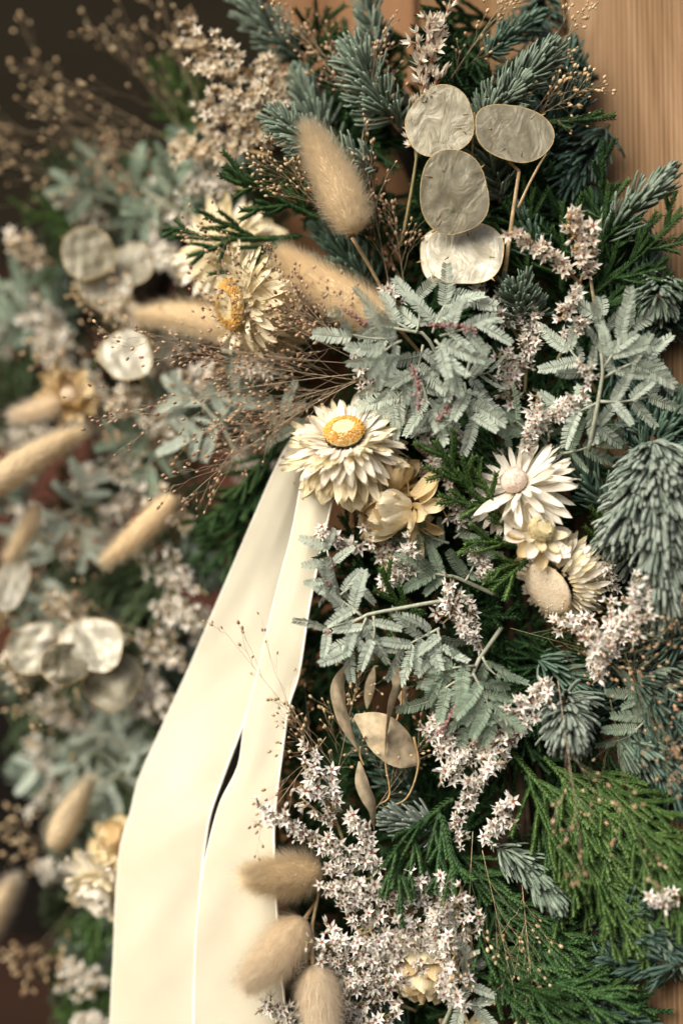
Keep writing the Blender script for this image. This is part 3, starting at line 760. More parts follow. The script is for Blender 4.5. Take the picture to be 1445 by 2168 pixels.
# ------------------------------------------------------------------ ribbon
def ribbon_tail(th, Lp, Rp, dl, dr, n=90, crease=0.0, mid=.0, seed=0):
    g = np.random.default_rng(seed)
    k = np.linspace(0, 1, len(Lp)); s = np.linspace(0, 1, n)
    L_ = smooth(np.array([P(x, y, d, 6) for (x, y), d in zip(Lp, dl)]), n); R_ = smooth(np.array([P(x, y, d, 6) for (x, y), d in zip(Rp, dr)]), n)
    m = 22; V = []; u = np.linspace(0, 1, m)
    N = nrm(np.cross(nrm(np.gradient((L_ + R_) / 2, axis=0)), R_ - L_)); N = N * np.sign(-(N @ Fv))[:, None]
    for j in range(m):
        z = mid * math.sin(math.pi * u[j]) + .9 * np.sin(7 * s + 3 * u[j] + seed) * math.sin(math.pi * u[j]) + .5 * np.sin(17 * s - 5 * u[j] + seed * 2) + .22 * np.sin(41 * s + 9 * u[j]) * np.sin(13 * s + seed) + crease * np.exp(-((u[j] - .62) / .12) ** 2) * np.clip(1 - s * 2.2, 0, 1)
        V.append(L_ + (R_ - L_) * u[j] + N * (z * MM)[:, None])
    V = np.stack(V, 1); t = []
    for i in range(n - 1):
        for j in range(m - 1):
            q = i * m + j; t += [(q, q + m, q + 1), (q + 1, q + m, q + m + 1)]
    t = np.array(t); a = Acc(); a.add(V.reshape(-1, 3), t); a.add((V - N[:, None] * .7 * MM).reshape(-1, 3), t[:, ::-1])
    tail = a.build('ribbon_tail', M['velvet'], th)
    for e in (V[:, 0], V[:, -1]):
        a = Acc(); a.tube(e - N * .35 * MM, .62 * MM, 6, g.random()); a.build('edge', M['selvage'], tail, None, base=np.array(th['_b']))
rb = thing('ribbon', 'wide cream velvet ribbon with two long tails hanging below the golden centred strawflower', 'ribbon', P(650, 960, 14))
LT = [(640, 900), (596, 966), (532, 1110), (461, 1275), (404, 1410), (353, 1520), (296, 1645), (274, 1727), (256, 1800), (246, 1932), (240, 2034), (233, 2168), (226, 2500)]
LR = [(705, 930), (668, 1000), (634, 1120), (588, 1270), (552, 1410), (517, 1522), (468, 1650), (445, 1727), (432, 1810), (421, 1906), (412, 2020), (409, 2168), (405, 2500)]
ribbon_tail(rb, LT, LR, [22, 22, 24, 26, 27, 28, 28, 27, 26, 26, 26, 26, 26], [22, 22, 23, 24, 23, 21, 19, 18, 18, 18, 18, 18, 18], crease=.5, mid=2.0, seed=1)
RL = [(660, 930), (640, 1010), (616, 1130), (578, 1280), (545, 1430), (520, 1525), (503, 1620), (464, 1705), (440, 1800), (425, 1890), (414, 2020), (411, 2168), (408, 2500)]
RR = [(730, 990), (702, 1060), (681, 1150), (658, 1270), (634, 1420), (609, 1500), (593, 1615), (581, 1727), (581, 1809), (584, 1906), (592, 2040), (604, 2168), (612, 2500)]
ribbon_tail(rb, RL, RR, [12, 13, 14, 16, 17, 18, 19, 19, 17, 16, 16, 16, 16], [7, 7, 7, 8, 8, 8, 8, 8, 8, 8, 8, 8, 8], mid=1.2, seed=4)

#@@PLANTS@@
# ================================================================== THE PLANTS
def p2(a, b): return P(*a), P(*b)
# ---- bunny tails
bunny('plump tan bunny tail standing upright beside the blue green fir, tip pointing up', P(757, 492, -2), P(650, 272, 8), 112, stem=[P(815, 625, 14), P(780, 560, 8), P(745, 503, 0)], n=8500, side=-.03, seed=1)
bunny('tan bunny tail lying behind the silvery acacia leaves, tip pointing at the cream flowers', P(838, 690, 2), P(596, 535, 12), 112, stem=[P(900, 760, 16), P(838, 690, 2)], n=8500, side=.07, seed=2, awns=160)
bunny('blurred tan bunny tail leaning under the flower with the golden ring', P(520, 706, 26), P(300, 668, 40), 92, stem=[P(640, 740, 20), P(520, 706, 26)], n=4000, seed=3, side=-.1)
bunny('uppermost fluffy beige bunny tail overlapping the lower part of the ribbon', P(680, 1842, 4), P(528, 1856, -8), 92, 'fuzz', stem=[P(760, 1845, 16), P(680, 1842, 4)], n=8000, seed=4, hair=4.2, awns=160)
bunny('fluffy beige bunny tail in the middle of three at the edge of the ribbon', P(645, 1945, 2), P(524, 2080, -10), 112, 'fuzz_pale', stem=[P(672, 1905, 14), P(645, 1945, 2)], n=8500, seed=5, hair=4.4, awns=160)
bunny('fluffy beige bunny tail hanging straight down below the white statice', P(662, 2042, -2), P(686, 2215, -6), 106, 'fuzz_pale', stem=[P(674, 1890, 6), P(660, 1960, 4), P(662, 2042, -2)], n=8500, seed=6, hair=3.6, awns=140)
bunny('big blurred tan bunny tail reaching past the left border of the photo', P(-60, 1062, 30), P(172, 912, 36), 100, 'fuzz', n=3000, seed=7, awns=0)
bunny('blurred short tan bunny tail over dark cypress beside the upper ribbon', P(372, 1050, 38), P(222, 1188, 34), 84, 'fuzz', n=3000, seed=8, awns=0)
bunny('blurred grey beige bunny tail above the pair of cream gold flowers', P(112, 1800, 40), P(190, 1652, 40), 92, 'fuzz_grey', n=3000, seed=9, awns=0)
bunny('blurred pale bunny tail cut by the photo border near the dark lower boards', P(-34, 1990, 44), P(30, 1862, 44), 88, 'fuzz_pale', n=2500, seed=10, awns=0)
bunny('small blurred pale bunny tail below the white honesty pod', P(130, 850, 40), P(30, 880, 44), 64, 'fuzz_pale', n=2000, seed=11, awns=0)
bunny('small blurred yellowish bunny tail over the leaning pale pod at the border', P(80, 1070, 40), P(22, 1180, 42), 60, 'fuzz', n=2000, seed=12, awns=0)

# ---- strawflowers
strawflower('large cream strawflower with a golden ringed centre above the ribbon', P(728, 914, -3), DV(100, .66),
            [(40, 8, 11, 66, 'petal_white', 'shag', (0, 1, 2), 12, 3), (46, 8, 14, 84, 'petal', 'shag', (0, 1, 3), 13, 2), (50, 8, 17, 99, 'petal_white', 'shag', (0, 1, 2), 13, 1),
             (50, 8, 19, 112, 'petal', 'shag', (0, 1, 3), 12, 0), (36, 7, 21, 124, 'petal', 'shag', (0, 1, 2), 10, -1), (20, 6, 22, 138, 'petal', 'broad', (1, 2), 8, -2)],
            disc=(8.0, 4.2, 'creamdisc', 'gold', True, 6), seed=21)
strawflower('closed golden cream strawflower bud tucked under the golden centred flower', P(832, 1082, 2), DV(186, .42),
            [(7, 2, 16, 6, 'petal', 'cup', (3, 4), 5, 0), (9, 4, 18, 17, 'petal_gold', 'cup', (3, 4), 6, 0), (11, 6, 17.5, 30, 'petal', 'cup', (3, 4), 7, 0), (9, 5.5, 15, 92, 'petal_gold', 'broad', (1, 2, 3), 20, -2), (9, 5, 14, 128, 'petal_gold', 'broad', (0, 1, 4), 18, -4)], seed=22)
strawflower('half open golden strawflower with upright petals wedged behind the closed bud', P(838, 1005, 4), DV(62, .3),
            [(8, 3, 13, 12, 'petal_gold', 'broad', (2, 3), 8, 0), (10, 4, 14, 35, 'petal_gold', 'broad', (2, 3, 4), 12, 0), (9, 5, 12, 75, 'petal_gold', 'broad', (1, 2), 12, -1)], seed=23)
strawflower('white daisy shaped strawflower with pinkish centre and long pointed petals', P(1084, 1014, -5), DV(135, .72),
            [(17, 4.5, 14, 70, 'petal_white', 'daisy', (1, 2), 10, 2), (22, 4.5, 18, 86, 'petal_white', 'daisy', (0, 1, 2), 11, 1), (24, 4.5, 20, 99, 'petal_white', 'daisy', (0, 1), 11, 0), (22, 4, 21, 113, 'petal_white', 'daisy', (0, 1, 2), 9, -1)],
            disc=(5.6, 4.6, 'pinkdisc', 'pinkdisc', False, 5), seed=24)
strawflower('small cream strawflower with a round yellow button between two larger ones', P(1152, 1112, -12), DV(60, .8),
            [(8, 3.5, 10, 68, 'petal', 'broad', (1, 2, 3), 7, 0), (8, 3.5, 12, 88, 'petal_white', 'broad', (1, 2), 8, -1), (8, 3.5, 12, 105, 'petal_gold', 'broad', (1, 2), 8, -2)],
            disc=(5.2, 3.4, 'creamdisc', 'creamdisc', True, 2.5), seed=25)
strawflower('strawflower turned sideways showing a flat oval tan centre and ragged cream petals', P(1152, 1252, -2), DV(212, .56),
            [(40, 10.5, 7, 80, 'petal', 'shag', (1, 2, 3), 14, 1), (44, 11, 9, 100, 'petal_white', 'shag', (1, 2, 3), 14, 0), (44, 10, 11, 118, 'petal', 'shag', (0, 1, 2), 14, -2), (40, 9, 13, 134, 'petal_white', 'shag', (0, 1, 2), 12, -4), (30, 8, 15, 150, 'petal', 'shag', (0, 1, 2), 10, -6)],
            disc=(11.8, 2.2, 'tandisc', 'tandisc', False, 4), seed=26)
strawflower('closed cream strawflower bud hanging under the dense white statice', P(882, 2068, 10), DV(250, .45),
            [(6, 1, 13, 8, 'petal', 'cup', (4,), 4, 2), (8, 4, 14, 20, 'petal_gold', 'cup', (3, 4), 5, 1), (11, 7, 14, 30, 'petal', 'cup', (3, 4), 5, -1), (13, 9, 14, 40, 'petal_gold', 'cup', (3, 4), 5, -4), (14, 9, 13, 55, 'petal', 'cup', (3, 4), 6, -7)], seed=27)
strawflower('half hidden pale strawflower cut off by the bottom edge of the photo', P(985, 2195, 8), DV(95, .5),
            [(9, 4, 12, 50, 'petal', 'broad', (1, 2), 9, 0), (10, 4, 14, 78, 'petal', 'broad', (1, 2), 9, -1)], disc=(4.5, 2.5, 'creamdisc', 'gold', True, 3), seed=28)
strawflower('blurred pale cream strawflower behind the forked cypress tips', P(462, 500, 30), DV(130, .8),
            [(20, 6, 14, 50, 'petal', 'shag', (1, 2), 9, 2), (24, 6, 17, 75, 'petal', 'shag', (1, 2), 9, 1), (26, 6, 19, 96, 'petal_white', 'shag', (0, 1), 9, 0), (24, 6, 20, 115, 'petal', 'broad', (0, 1), 9, -1)], disc=(6.5, 4, 'creamdisc', 'creamdisc', False, 5), seed=29)
strawflower('blurred cream strawflower turned aside with a bright golden ring', P(488, 645, 16), DV(190, .5),
            [(26, 9, 13, 80, 'petal', 'shag', (1, 2), 9, 2), (28, 9, 16, 100, 'petal', 'shag', (0, 1), 9, 1), (28, 8, 19, 120, 'petal', 'shag', (0, 1), 9, 0), (24, 7, 20, 140, 'petal', 'broad', (0, 1), 9, -1)], disc=(10.5, 3.5, 'creamdisc', 'gold', True, 6), seed=30)
strawflower('blurred cream strawflower below the one with the golden ring', P(570, 690, 22), DV(300, .85),
            [(20, 5, 13, 60, 'petal', 'shag', (1, 2), 9, 2), (24, 5, 16, 85, 'petal', 'shag', (0, 1), 9, 1), (24, 5, 17, 105, 'petal_white', 'broad', (0, 1), 9, 0)], disc=(5, 3, 'creamdisc', 'creamdisc', False, 5), seed=31)
strawflower('blurred cream strawflower peeking out between the ringed flower and the bunny tails', P(556, 585, 14), DV(80, .85),
            [(20, 5, 13, 60, 'petal', 'shag', (1, 2), 9, 2), (24, 5, 15, 85, 'petal_white', 'shag', (0, 1), 9, 1), (20, 5, 16, 108, 'petal', 'broad', (0, 1), 9, 0)], disc=(5, 3, 'creamdisc', 'gold', False, 5), seed=32)
strawflower('larger blurred cream gold strawflower at the edge of the lower ribbon', P(205, 1895, 34), DV(235, .7),
            [(12, 4, 11, 35, 'petal_white', 'cup', (3, 4), 8, 1), (14, 5, 13, 58, 'petal', 'broad', (2, 3), 9, 0), (16, 5, 15, 82, 'petal_white', 'broad', (1, 2), 9, -1), (14, 5, 15, 104, 'petal', 'broad', (1, 2), 9, -2)], seed=33)
strawflower('smaller blurred yellow strawflower above the cream gold one by the ribbon', P(243, 1778, 34), DV(120, .7),
            [(9, 3, 10, 40, 'petal_gold', 'cup', (3, 4), 8, 1), (12, 4, 12, 70, 'petal', 'broad', (2, 3), 9, 0), (12, 4, 12, 98, 'petal_gold', 'broad', (1, 2), 9, -1)], seed=34)
strawflower('very blurred brownish strawflower above the big tan bunny tail', P(150, 826, 44), DV(60, .75),
            [(14, 4, 10, 50, 'petal_gold', 'broad', (2, 3), 8, 1), (14, 4, 12, 80, 'petal_gold', 'broad', (1, 2), 9, 0)], disc=(4, 3, 'tandisc', 'rust', False, 3), seed=35)

# ---- honesty
honesty('branched honesty stem with five translucent silver seed pods beside the tall white spike',
        [(930, 258, -4, 74, 73, 20, -.25, .05, None), (1087, 281, -6, 87, 60, -8, .15, .15, None), (960, 408, -8, 73, 86, 8, .05, -.1, None), (985, 536, -1, 82, 76, 0, -.1, .35, 'pearl_white'), (938, 540, 6, 50, 66, 10, -.3, .2, 'pearl_white')],
        [[(1055, 640, 12), (1068, 575, 4), (1085, 450, 0), (1098, 362, -2)], [(1098, 362, -2), (1085, 350, -3), (1071, 337, -5)], [(1096, 440, 0), (1118, 392, -2), (1140, 350, -4), (1155, 326, -5)],
         [(1000, 640, 8), (1005, 520, 6), (990, 430, 2), (1000, 300, 2), (1003, 238, -3)]], seed=41, crumple=1.0)
honesty('blurred honesty stem with three yellowish translucent pods far from the camera',
        [(186, 536, 40, 62, 62, 20, .1, .1, None), (222, 606, 44, 66, 58, -30, .2, .2, 'pearl_white'), (276, 562, 48, 58, 52, 20, -.2, .1, None)], [[(330, 700, 64), (270, 640, 62), (215, 590, 60)]], seed=42, crumple=2)
honesty('single blurred white honesty pod above the mauve seed grass', [(266, 752, 34, 60, 62, 30, .1, .35, 'pearl_white')], [[(330, 850, 60), (300, 800, 50)]], seed=43, crumple=2.2)
honesty('blurred bunch of crumpled white honesty pods in the lower corner of the foliage',
        [(78, 1372, 40, 70, 58, 20, .3, .3, 'pearl_white'), (196, 1362, 34, 74, 62, -20, -.1, .35, 'pearl_white'), (140, 1404, 30, 60, 46, 10, .5, .2, 'pearl'), (238, 1440, 38, 62, 70, -35, .2, .1, 'pearl')], [[(330, 1500, 66), (250, 1420, 62)]], seed=44, crumple=4)
honesty('blurred pale honesty pod seen at a slant near the photo border', [(22, 1238, 40, 40, 66, -25, .4, .2, 'pearl_white')], [[(0, 1330, 72), (10, 1290, 68)]], seed=45)

# ---- dried leaves
dry_leaves('beige dried leaf sprig with curled leaves on thin looping stems',
           [[(830, 1330, 12), (850, 1480, 2), (815, 1590, -2), (825, 1680, 0), (800, 1705, 0)], [(875, 1560, 2), (885, 1620, 0), (860, 1690, 0), (810, 1710, 2)], [(763, 1580, -2), (762, 1600, -2), (770, 1620, -2)]],
           [([(742, 1404, 2), (718, 1450, -2), (728, 1520, -5), (758, 1588, -4)], 40, (30, 60)),
            ([(750, 1516, 0), (800, 1545, -4), (850, 1590, -2), (888, 1616, 2)], 84, (0, 25)),
            ([(872, 1402, 4), (846, 1450, -3), (826, 1510, -7), (814, 1600, -5)], 34, (20, 95)),
            ([(760, 1612, -2), (768, 1660, -5), (790, 1710, -5), (792, 1756, -2)], 36, (10, 80)),
            ([(832, 1412, 12), (846, 1450, 10), (860, 1500, 10)], 30, (0, 40)),
            ([(776, 1500, 14), (782, 1450, 12), (792, 1410, 12)], 24, (0, 60))])

# ---- acacia
acacia('large silvery acacia sprig spread over the tan bunny tail and pale pods',
       [(960, 960, 16), (950, 800, 4), (900, 706, -6), (800, 690, -6)],
       [(870, 700, -6, 760, 652, 0, 3, 92), (840, 715, -8, 745, 708, -8, 2, 104), (880, 705, -8, 880, 632, 2, 2, 96), (915, 705, -8, 960, 620, -4, 3, 108), (930, 712, -12, 1010, 690, -10, 3, 96),
        (920, 720, -14, 950, 770, -14, 3, 104), (850, 722, -14, 800, 760, -14, 3, 92), (895, 730, -8, 880, 800, -6, 3, 96)],
       seed=51, buds=[(905, 690, -14, 1010, 700, -14), (870, 770, -14, 885, 870, -14), (965, 820, -8, 925, 890, -8), (815, 700, -4, 722, 652, -2)])
acacia('silvery acacia sprig fanning out just above the large golden centred flower', [(900, 960, 20), (880, 860, 6), (876, 800, 0)],
       [(878, 800, -4, 830, 860, -2, 3, 104), (882, 795, -4, 812, 810, 0, 3, 90), (890, 810, -6, 905, 870, -4, 3, 94)], seed=52)
acacia('silvery acacia sprig drooping toward the white daisy shaped flower', [(1000, 740, 12), (990, 780, 2), (985, 800, -2)],
       [(985, 800, -4, 1030, 790, -2, 3, 92), (982, 810, -4, 1000, 880, -8, 3, 104), (975, 815, 0, 945, 880, 2, 3, 96)], seed=53)
acacia('pale acacia sprig with a thick pale stem above the drooping blue fir', [(1245, 955, -4), (1262, 870, -12), (1275, 790, -14), (1268, 700, -10)],
       [(1275, 770, -12, 1268, 668, -8, 3, 104), (1280, 775, -14, 1335, 690, -10, 3, 108), (1278, 800, -12, 1370, 760, -10, 3, 108), (1270, 850, -14, 1372, 840, -8, 3, 96), (1262, 800, -12, 1205, 740, -6, 3, 92), (1268, 850, -12, 1200, 880, -4, 3, 90), (1255, 900, -8, 1300, 900, -2, 2, 92)], seed=54)
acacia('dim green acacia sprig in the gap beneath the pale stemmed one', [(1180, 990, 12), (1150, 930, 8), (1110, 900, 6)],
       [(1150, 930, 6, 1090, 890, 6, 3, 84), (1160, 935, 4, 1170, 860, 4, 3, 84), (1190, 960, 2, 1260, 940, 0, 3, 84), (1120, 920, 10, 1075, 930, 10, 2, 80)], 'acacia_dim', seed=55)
acacia('silvery acacia sprig with a grey stem pointing at the ribbon', [(1000, 1262, 2), (900, 1278, -6), (780, 1300, -8), (745, 1318, -8)],
       [(765, 1304, -8, 705, 1262, -4, 2, 92), (760, 1310, -8, 690, 1330, -4, 2, 92), (775, 1308, -9, 738, 1372, -6, 3, 92), (790, 1304, -8, 790, 1356, -8, 2, 88), (930, 1330, -6, 850, 1372, -4, 4, 100), (925, 1330, -6, 935, 1390, -6, 3, 104)], seed=56)
acacia('narrow acacia sprig standing up along the ribbon edge below the white statice', [(740, 1330, 6), (715, 1250, 0), (702, 1200, -2)],
       [(705, 1210, -2, 692, 1164, -2, 2, 74), (714, 1245, -2, 690, 1230, -2, 2, 70), (720, 1260, -2, 752, 1240, 0, 2, 74)], seed=57, buds=[(700, 1180, -4, 690, 1270, -4), (690, 1330, -4, 705, 1390, -2)])
acacia('broad dim acacia leaves behind the grey stem above the small statice', [(1050, 1260, 10), (960, 1220, 4), (880, 1215, 2)],
       [(960, 1222, 2, 880, 1212, 0, 4, 92), (985, 1230, 2, 1010, 1180, 4, 3, 84), (900, 1195, 6, 860, 1150, 6, 3, 80), (950, 1150, 6, 900, 1130, 6, 3, 72), (960, 1140, 6, 1000, 1100, 8, 3, 76)], 'acacia_dim', seed=58)
acacia('acacia sprig drooping over the dried beige leaves beside the pink statice', [(1060, 1330, 10), (1010, 1400, -4), (985, 1470, -8), (960, 1520, -4)],
       [(1005, 1410, -6, 935, 1420, -6, 3, 92), (1000, 1430, -8, 920, 1480, -4, 3, 88), (1000, 1425, -8, 1040, 1510, -8, 4, 96), (1020, 1390, -4, 1050, 1430, -4, 2, 84), (985, 1470, -6, 985, 1540, -2, 3, 88)], 'acacia_dim', seed=59, buds=[(965, 1490, -10, 930, 1550, -10)])
acacia('short acacia sprig beside the small bud at the bottom edge', [(930, 2190, 10), (960, 2120, 4), (985, 2080, 2)], [(975, 2100, 2, 1000, 2040, 0, 3, 84), (960, 2120, 2, 1010, 2130, 0, 3, 92), (985, 2060, 2, 960, 1950, -4, 2, 54)], seed=60)
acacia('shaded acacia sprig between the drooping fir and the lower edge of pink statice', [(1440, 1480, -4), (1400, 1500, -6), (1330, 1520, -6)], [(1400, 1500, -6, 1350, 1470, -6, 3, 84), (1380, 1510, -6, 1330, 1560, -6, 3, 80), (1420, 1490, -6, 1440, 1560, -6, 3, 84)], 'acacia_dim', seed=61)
for i, (lab, st, lv) in enumerate([
    ('blurred grey green acacia above the yellowish honesty pods', [(330, 520, 66), (250, 430, 60), (180, 390, 58)], [(250, 430, 58, 150, 400, 56, 3, 100), (260, 440, 56, 300, 360, 56, 3, 100), (220, 410, 56, 200, 330, 60, 3, 96), (300, 470, 56, 380, 410, 60, 3, 100)]),
    ('blurred grey green acacia at the photo border under the dark red gap', [(150, 760, 72), (70, 680, 66), (20, 600, 66)], [(80, 690, 66, 10, 680, 64, 3, 100), (60, 660, 66, 60, 590, 66, 3, 96), (30, 610, 66, -40, 600, 66, 3, 100), (100, 710, 66, 120, 640, 64, 3, 96)]),
    ('blurred grey green acacia between the short tan bunny tail and the border', [(240, 1330, 72), (180, 1240, 64), (120, 1170, 62)], [(190, 1250, 62, 120, 1270, 60, 3, 96), (170, 1220, 62, 210, 1180, 60, 3, 92), (130, 1180, 62, 70, 1130, 60, 3, 96)]),
    ('blurred blue grey acacia under the bunch of white pods', [(300, 1640, 68), (220, 1590, 60), (130, 1590, 60)], [(220, 1590, 58, 180, 1530, 58, 3, 100), (200, 1590, 58, 140, 1640, 58, 3, 100), (250, 1600, 56, 260, 1540, 58, 3, 96), (150, 1590, 60, 80, 1620, 60, 3, 96), (210, 1600, 58, 220, 1680, 58, 3, 96)]),
    ('blurred acacia half hidden behind mauve grass left of the ribbon top', [(520, 1000, 40), (470, 900, 34), (430, 860, 34)], [(470, 900, 34, 400, 920, 34, 3, 92), (470, 890, 34, 500, 830, 36, 3, 92), (440, 865, 34, 380, 840, 36, 3, 92), (560, 960, 24, 600, 880, 20, 3, 90)]),
    ('blurred grey green acacia between white statice and the single white pod', [(400, 1010, 60), (330, 930, 52), (290, 880, 52)], [(330, 930, 48, 260, 920, 46, 3, 92), (320, 920, 48, 350, 850, 46, 3, 90), (340, 950, 48, 300, 1010, 46, 3, 92)]),
    ('blurred grey green acacia over the dark gap under the big tan bunny tail', [(230, 1130, 62), (160, 1080, 52), (110, 1100, 52)], [(160, 1085, 50, 190, 1020, 48, 3, 88), (150, 1085, 50, 80, 1130, 48, 3, 92), (170, 1090, 50, 180, 1160, 48, 3, 90)]),
    ('blurred grey green acacia between bleached statice and yellowish honesty pods', [(420, 480, 56), (350, 430, 50), (300, 400, 50)], [(350, 430, 48, 290, 460, 46, 3, 90), (350, 425, 48, 370, 350, 46, 3, 90), (390, 450, 48, 420, 400, 46, 3, 84)]),
    ('blurred grey green acacia low beside the bend of the ribbon', [(310, 1700, 62), (250, 1640, 54), (210, 1660, 54)], [(250, 1645, 50, 270, 1570, 48, 3, 88), (240, 1650, 50, 210, 1710, 48, 3, 90), (260, 1650, 50, 290, 1620, 48, 2, 84)])]):
    acacia(lab, st, lv, 'acacia_dim' if i in (0, 1, 5, 7) else 'acacia', seed=70 + i)

# ---- fir
fir('big drooping blue fir branch with thick frosted needles against the wood', P(1380, 925, -4), P(1400, 1300, -10), side=-.03, out=.22, mat='fir_pale', nl=19, dens=9, a0=80, a1=40, droop=.32, seed=81, width=1.3, wide=130)
fir('fir branch whose comb of level needles points at the white daisy flower', P(1400, 930, 4), P(1340, 1180, 6), side=.06, mat='fir_pale', nl=19, dens=5, a0=84, a1=50, wide=150, tmpl=NEEDLE_S, seed=82, width=1.15)
fir('fir sprig with needles on both sides just above the oval silver pod', P(1020, 262, 10), P(1158, 118, 2), side=.03, mat='fir', nl=13.5, dens=6, a0=72, a1=34, seed=83)
fir('pale green fir sprig fanning behind the tall white spike', P(850, 280, 16), P(760, 120, 16), side=.1, mat='fir', nl=16, dens=5.5, a0=62, a1=30, droop=.35, seed=84)
fir('blue green fir sprig curving behind the upright bunny tail', P(800, 360, 16), P(590, 255, 14), side=.14, out=.05, mat='fir', nl=13, dens=6, a0=75, a1=40, droop=.2, seed=85)
fir('short fir sprig hidden beneath the two upper silver pods', P(1060, 430, 16), P(1010, 250, 14), mat='fir', nl=14, dens=5, droop=.3, seed=86)
fir('small fir sprig with fanned needles against the bright wood at the upper edge', P(1270, 520, 2), P(1395, 385, -4), side=.05, mat='fir', nl=14.5, dens=4.5, a0=58, a1=26, seed=87)
fir('fir tip with a round brown bud and needles drooping like a parasol', P(1400, 580, 4), P(1392, 628, -8), mat='fir', nl=15, dens=13, a0=82, a1=70, droop=.5, seed=88, wide=180, bud=True)
fir('fir tip radiating beside the lowest silver pod among statice', P(1110, 690, 14), P(1098, 615, 2), mat='fir', nl=14, dens=9, a0=70, a1=45, seed=89)
fir('drooping frosted fir tuft between pink statice and the bright cypress fan', P(1195, 1470, 2), P(1200, 1545, -10), out=.2, mat='fir_pale', nl=16, dens=22, a0=92, a1=50, droop=.38, seed=90, wide=150, width=1.15)
fir('broad fir branch behind the hanging seed grass at the lower wood side', P(1300, 1560, -2), P(1470, 1650, -6), side=.08, mat='fir', nl=17, dens=7, a0=70, a1=40, droop=.55, seed=91)
fir('curved fir sprig ending in a frosted tip beneath the bright cypress fan', P(1050, 1790, 8), P(1165, 1895, -6), side=.14, mat='fir', nl=14, dens=8, a0=64, a1=30, seed=92, droop=.25, bud=True)
fir('little pale fir tuft between dried leaves and dark cypress', P(925, 1760, 10), P(845, 1735, 4), mat='fir_pale', nl=14, dens=6, a0=55, a1=25, seed=93)
fir('fir branch with thin curved needles along the lower wood edge', P(1150, 1990, 12), P(1330, 2200, 2), side=.06, mat='fir', nl=16, dens=5.5, a0=78, a1=50, seed=94)
fir('dark blue fir branch hanging over the lower corner of the wood', P(1330, 1900, 0), P(1470, 2030, -4), mat='fir', nl=17, dens=7, a0=70, a1=40, droop=.3, seed=95)
fir('blurred fir branch at the top edge beside the reddish board', P(640, 130, 40), P(505, -30, 36), side=.1, mat='fir', nl=15, dens=5, seed=96)
fir('blurred fir branch at the top edge between two wood gaps', P(800, 120, 26), P(770, -30, 26), mat='fir', nl=11, dens=5, seed=97)
fir('blurred fir branch at the top over the brown wood board', P(1030, 120, 16), P(1130, 40, 18), side=.1, mat='fir_green', nl=10, dens=5, seed=98)
fir('dark fir sprig lying inside the shade under both bunny tails', P(800, 620, 24), P(690, 500, 24), mat='fir_green', nl=14, dens=5, seed=99)
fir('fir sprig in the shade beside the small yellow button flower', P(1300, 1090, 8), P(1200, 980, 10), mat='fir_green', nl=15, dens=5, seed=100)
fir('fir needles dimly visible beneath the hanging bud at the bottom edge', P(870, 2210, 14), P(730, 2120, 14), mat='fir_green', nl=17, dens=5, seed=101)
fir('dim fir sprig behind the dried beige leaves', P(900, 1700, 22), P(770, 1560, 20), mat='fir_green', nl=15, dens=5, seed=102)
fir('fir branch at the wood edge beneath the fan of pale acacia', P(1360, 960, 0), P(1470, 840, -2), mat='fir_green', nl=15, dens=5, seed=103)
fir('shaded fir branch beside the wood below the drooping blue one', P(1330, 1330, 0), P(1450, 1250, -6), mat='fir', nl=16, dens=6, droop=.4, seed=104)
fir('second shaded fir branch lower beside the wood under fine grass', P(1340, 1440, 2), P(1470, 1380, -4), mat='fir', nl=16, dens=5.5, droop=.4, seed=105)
fir('fir sprig reaching up between the pod stems and green cypress', P(1150, 560, 10), P(1110, 470, 12), mat='fir_green', nl=13, dens=5, seed=106)
fir('blurred fir branch at the border below the grey bunny tail', P(180, 1700, 72), P(60, 1640, 76), mat='fir', nl=16, dens=5, seed=107)
fir('fir sprig dimly seen below the long grass at the top left of the wood', P(700, 330, 30), P(640, 180, 30), mat='fir', nl=15, dens=5, seed=108)

# ---- cypress
cypress('big bright green cypress fan sweeping down to the wood', P(1080, 1590, 4), P(1330, 1960, -8), side=.07, out=.08, mat='cyp_bright', seed=121, side_len=.46, step=5, thick=1.0, spread=.75)
cypress('bright cypress fan next to the wood, blurred by its nearness', P(1210, 1600, 0), P(1440, 1890, -16), side=.1, out=.06, mat='cyp_bright', seed=122, side_len=.42, step=5, thick=1.05, spread=.75)
fir('pale fir branch with thick needles leaning on the big drooping one', P(1375, 940, -6), P(1300, 1130, -10), side=.1, out=.16, mat='fir_pale', nl=17, dens=9, a0=82, a1=44, droop=.2, seed=109, width=1.25, wide=130)
fir('fir branch with thick needles hanging at the photo border beside the big drooping one', P(1395, 930, -6), P(1470, 1180, -12), side=-.1, out=.16, mat='fir_pale', nl=18, dens=9, a0=80, a1=42, droop=.3, seed=110, width=1.25, wide=130)
cypress('dark cypress behind the acacia drooping over dried leaves', P(1060, 1440, 18), P(1130, 1610, 8), mat='cyp_dark', seed=177, side_len=.5, step=4.5)
cypress('dark cypress behind the frosted fir tuft', P(1160, 1400, 14), P(1120, 1560, 8), mat='cyp_dark', seed=178, side_len=.5, step=4.5)
cypress('dark cypress in the hollow above the frosted fir tuft', P(1240, 1400, 10), P(1080, 1420, 10), mat='cyp_dark', seed=179, side_len=.5, step=4.5)
fir('dim fir sprig in the hollow under the big pinkish statice', P(1130, 1390, 12), P(1250, 1470, 6), mat='fir_green', nl=15, dens=6, seed=111)
cypress('cypress fan spilling below the frosted fir tuft', P(1150, 1600, 2), P(1290, 1800, -8), side=.05, out=.05, mat='cyp_bright', seed=170, side_len=.5, step=5, spread=.7)
cypress('lower cypress fan with drooping rope like tips above the wood corner', P(1180, 1750, 0), P(1370, 1990, -12), side=.04, out=.05, mat='cyp_bright', seed=171, side_len=.46, step=5, spread=.7)
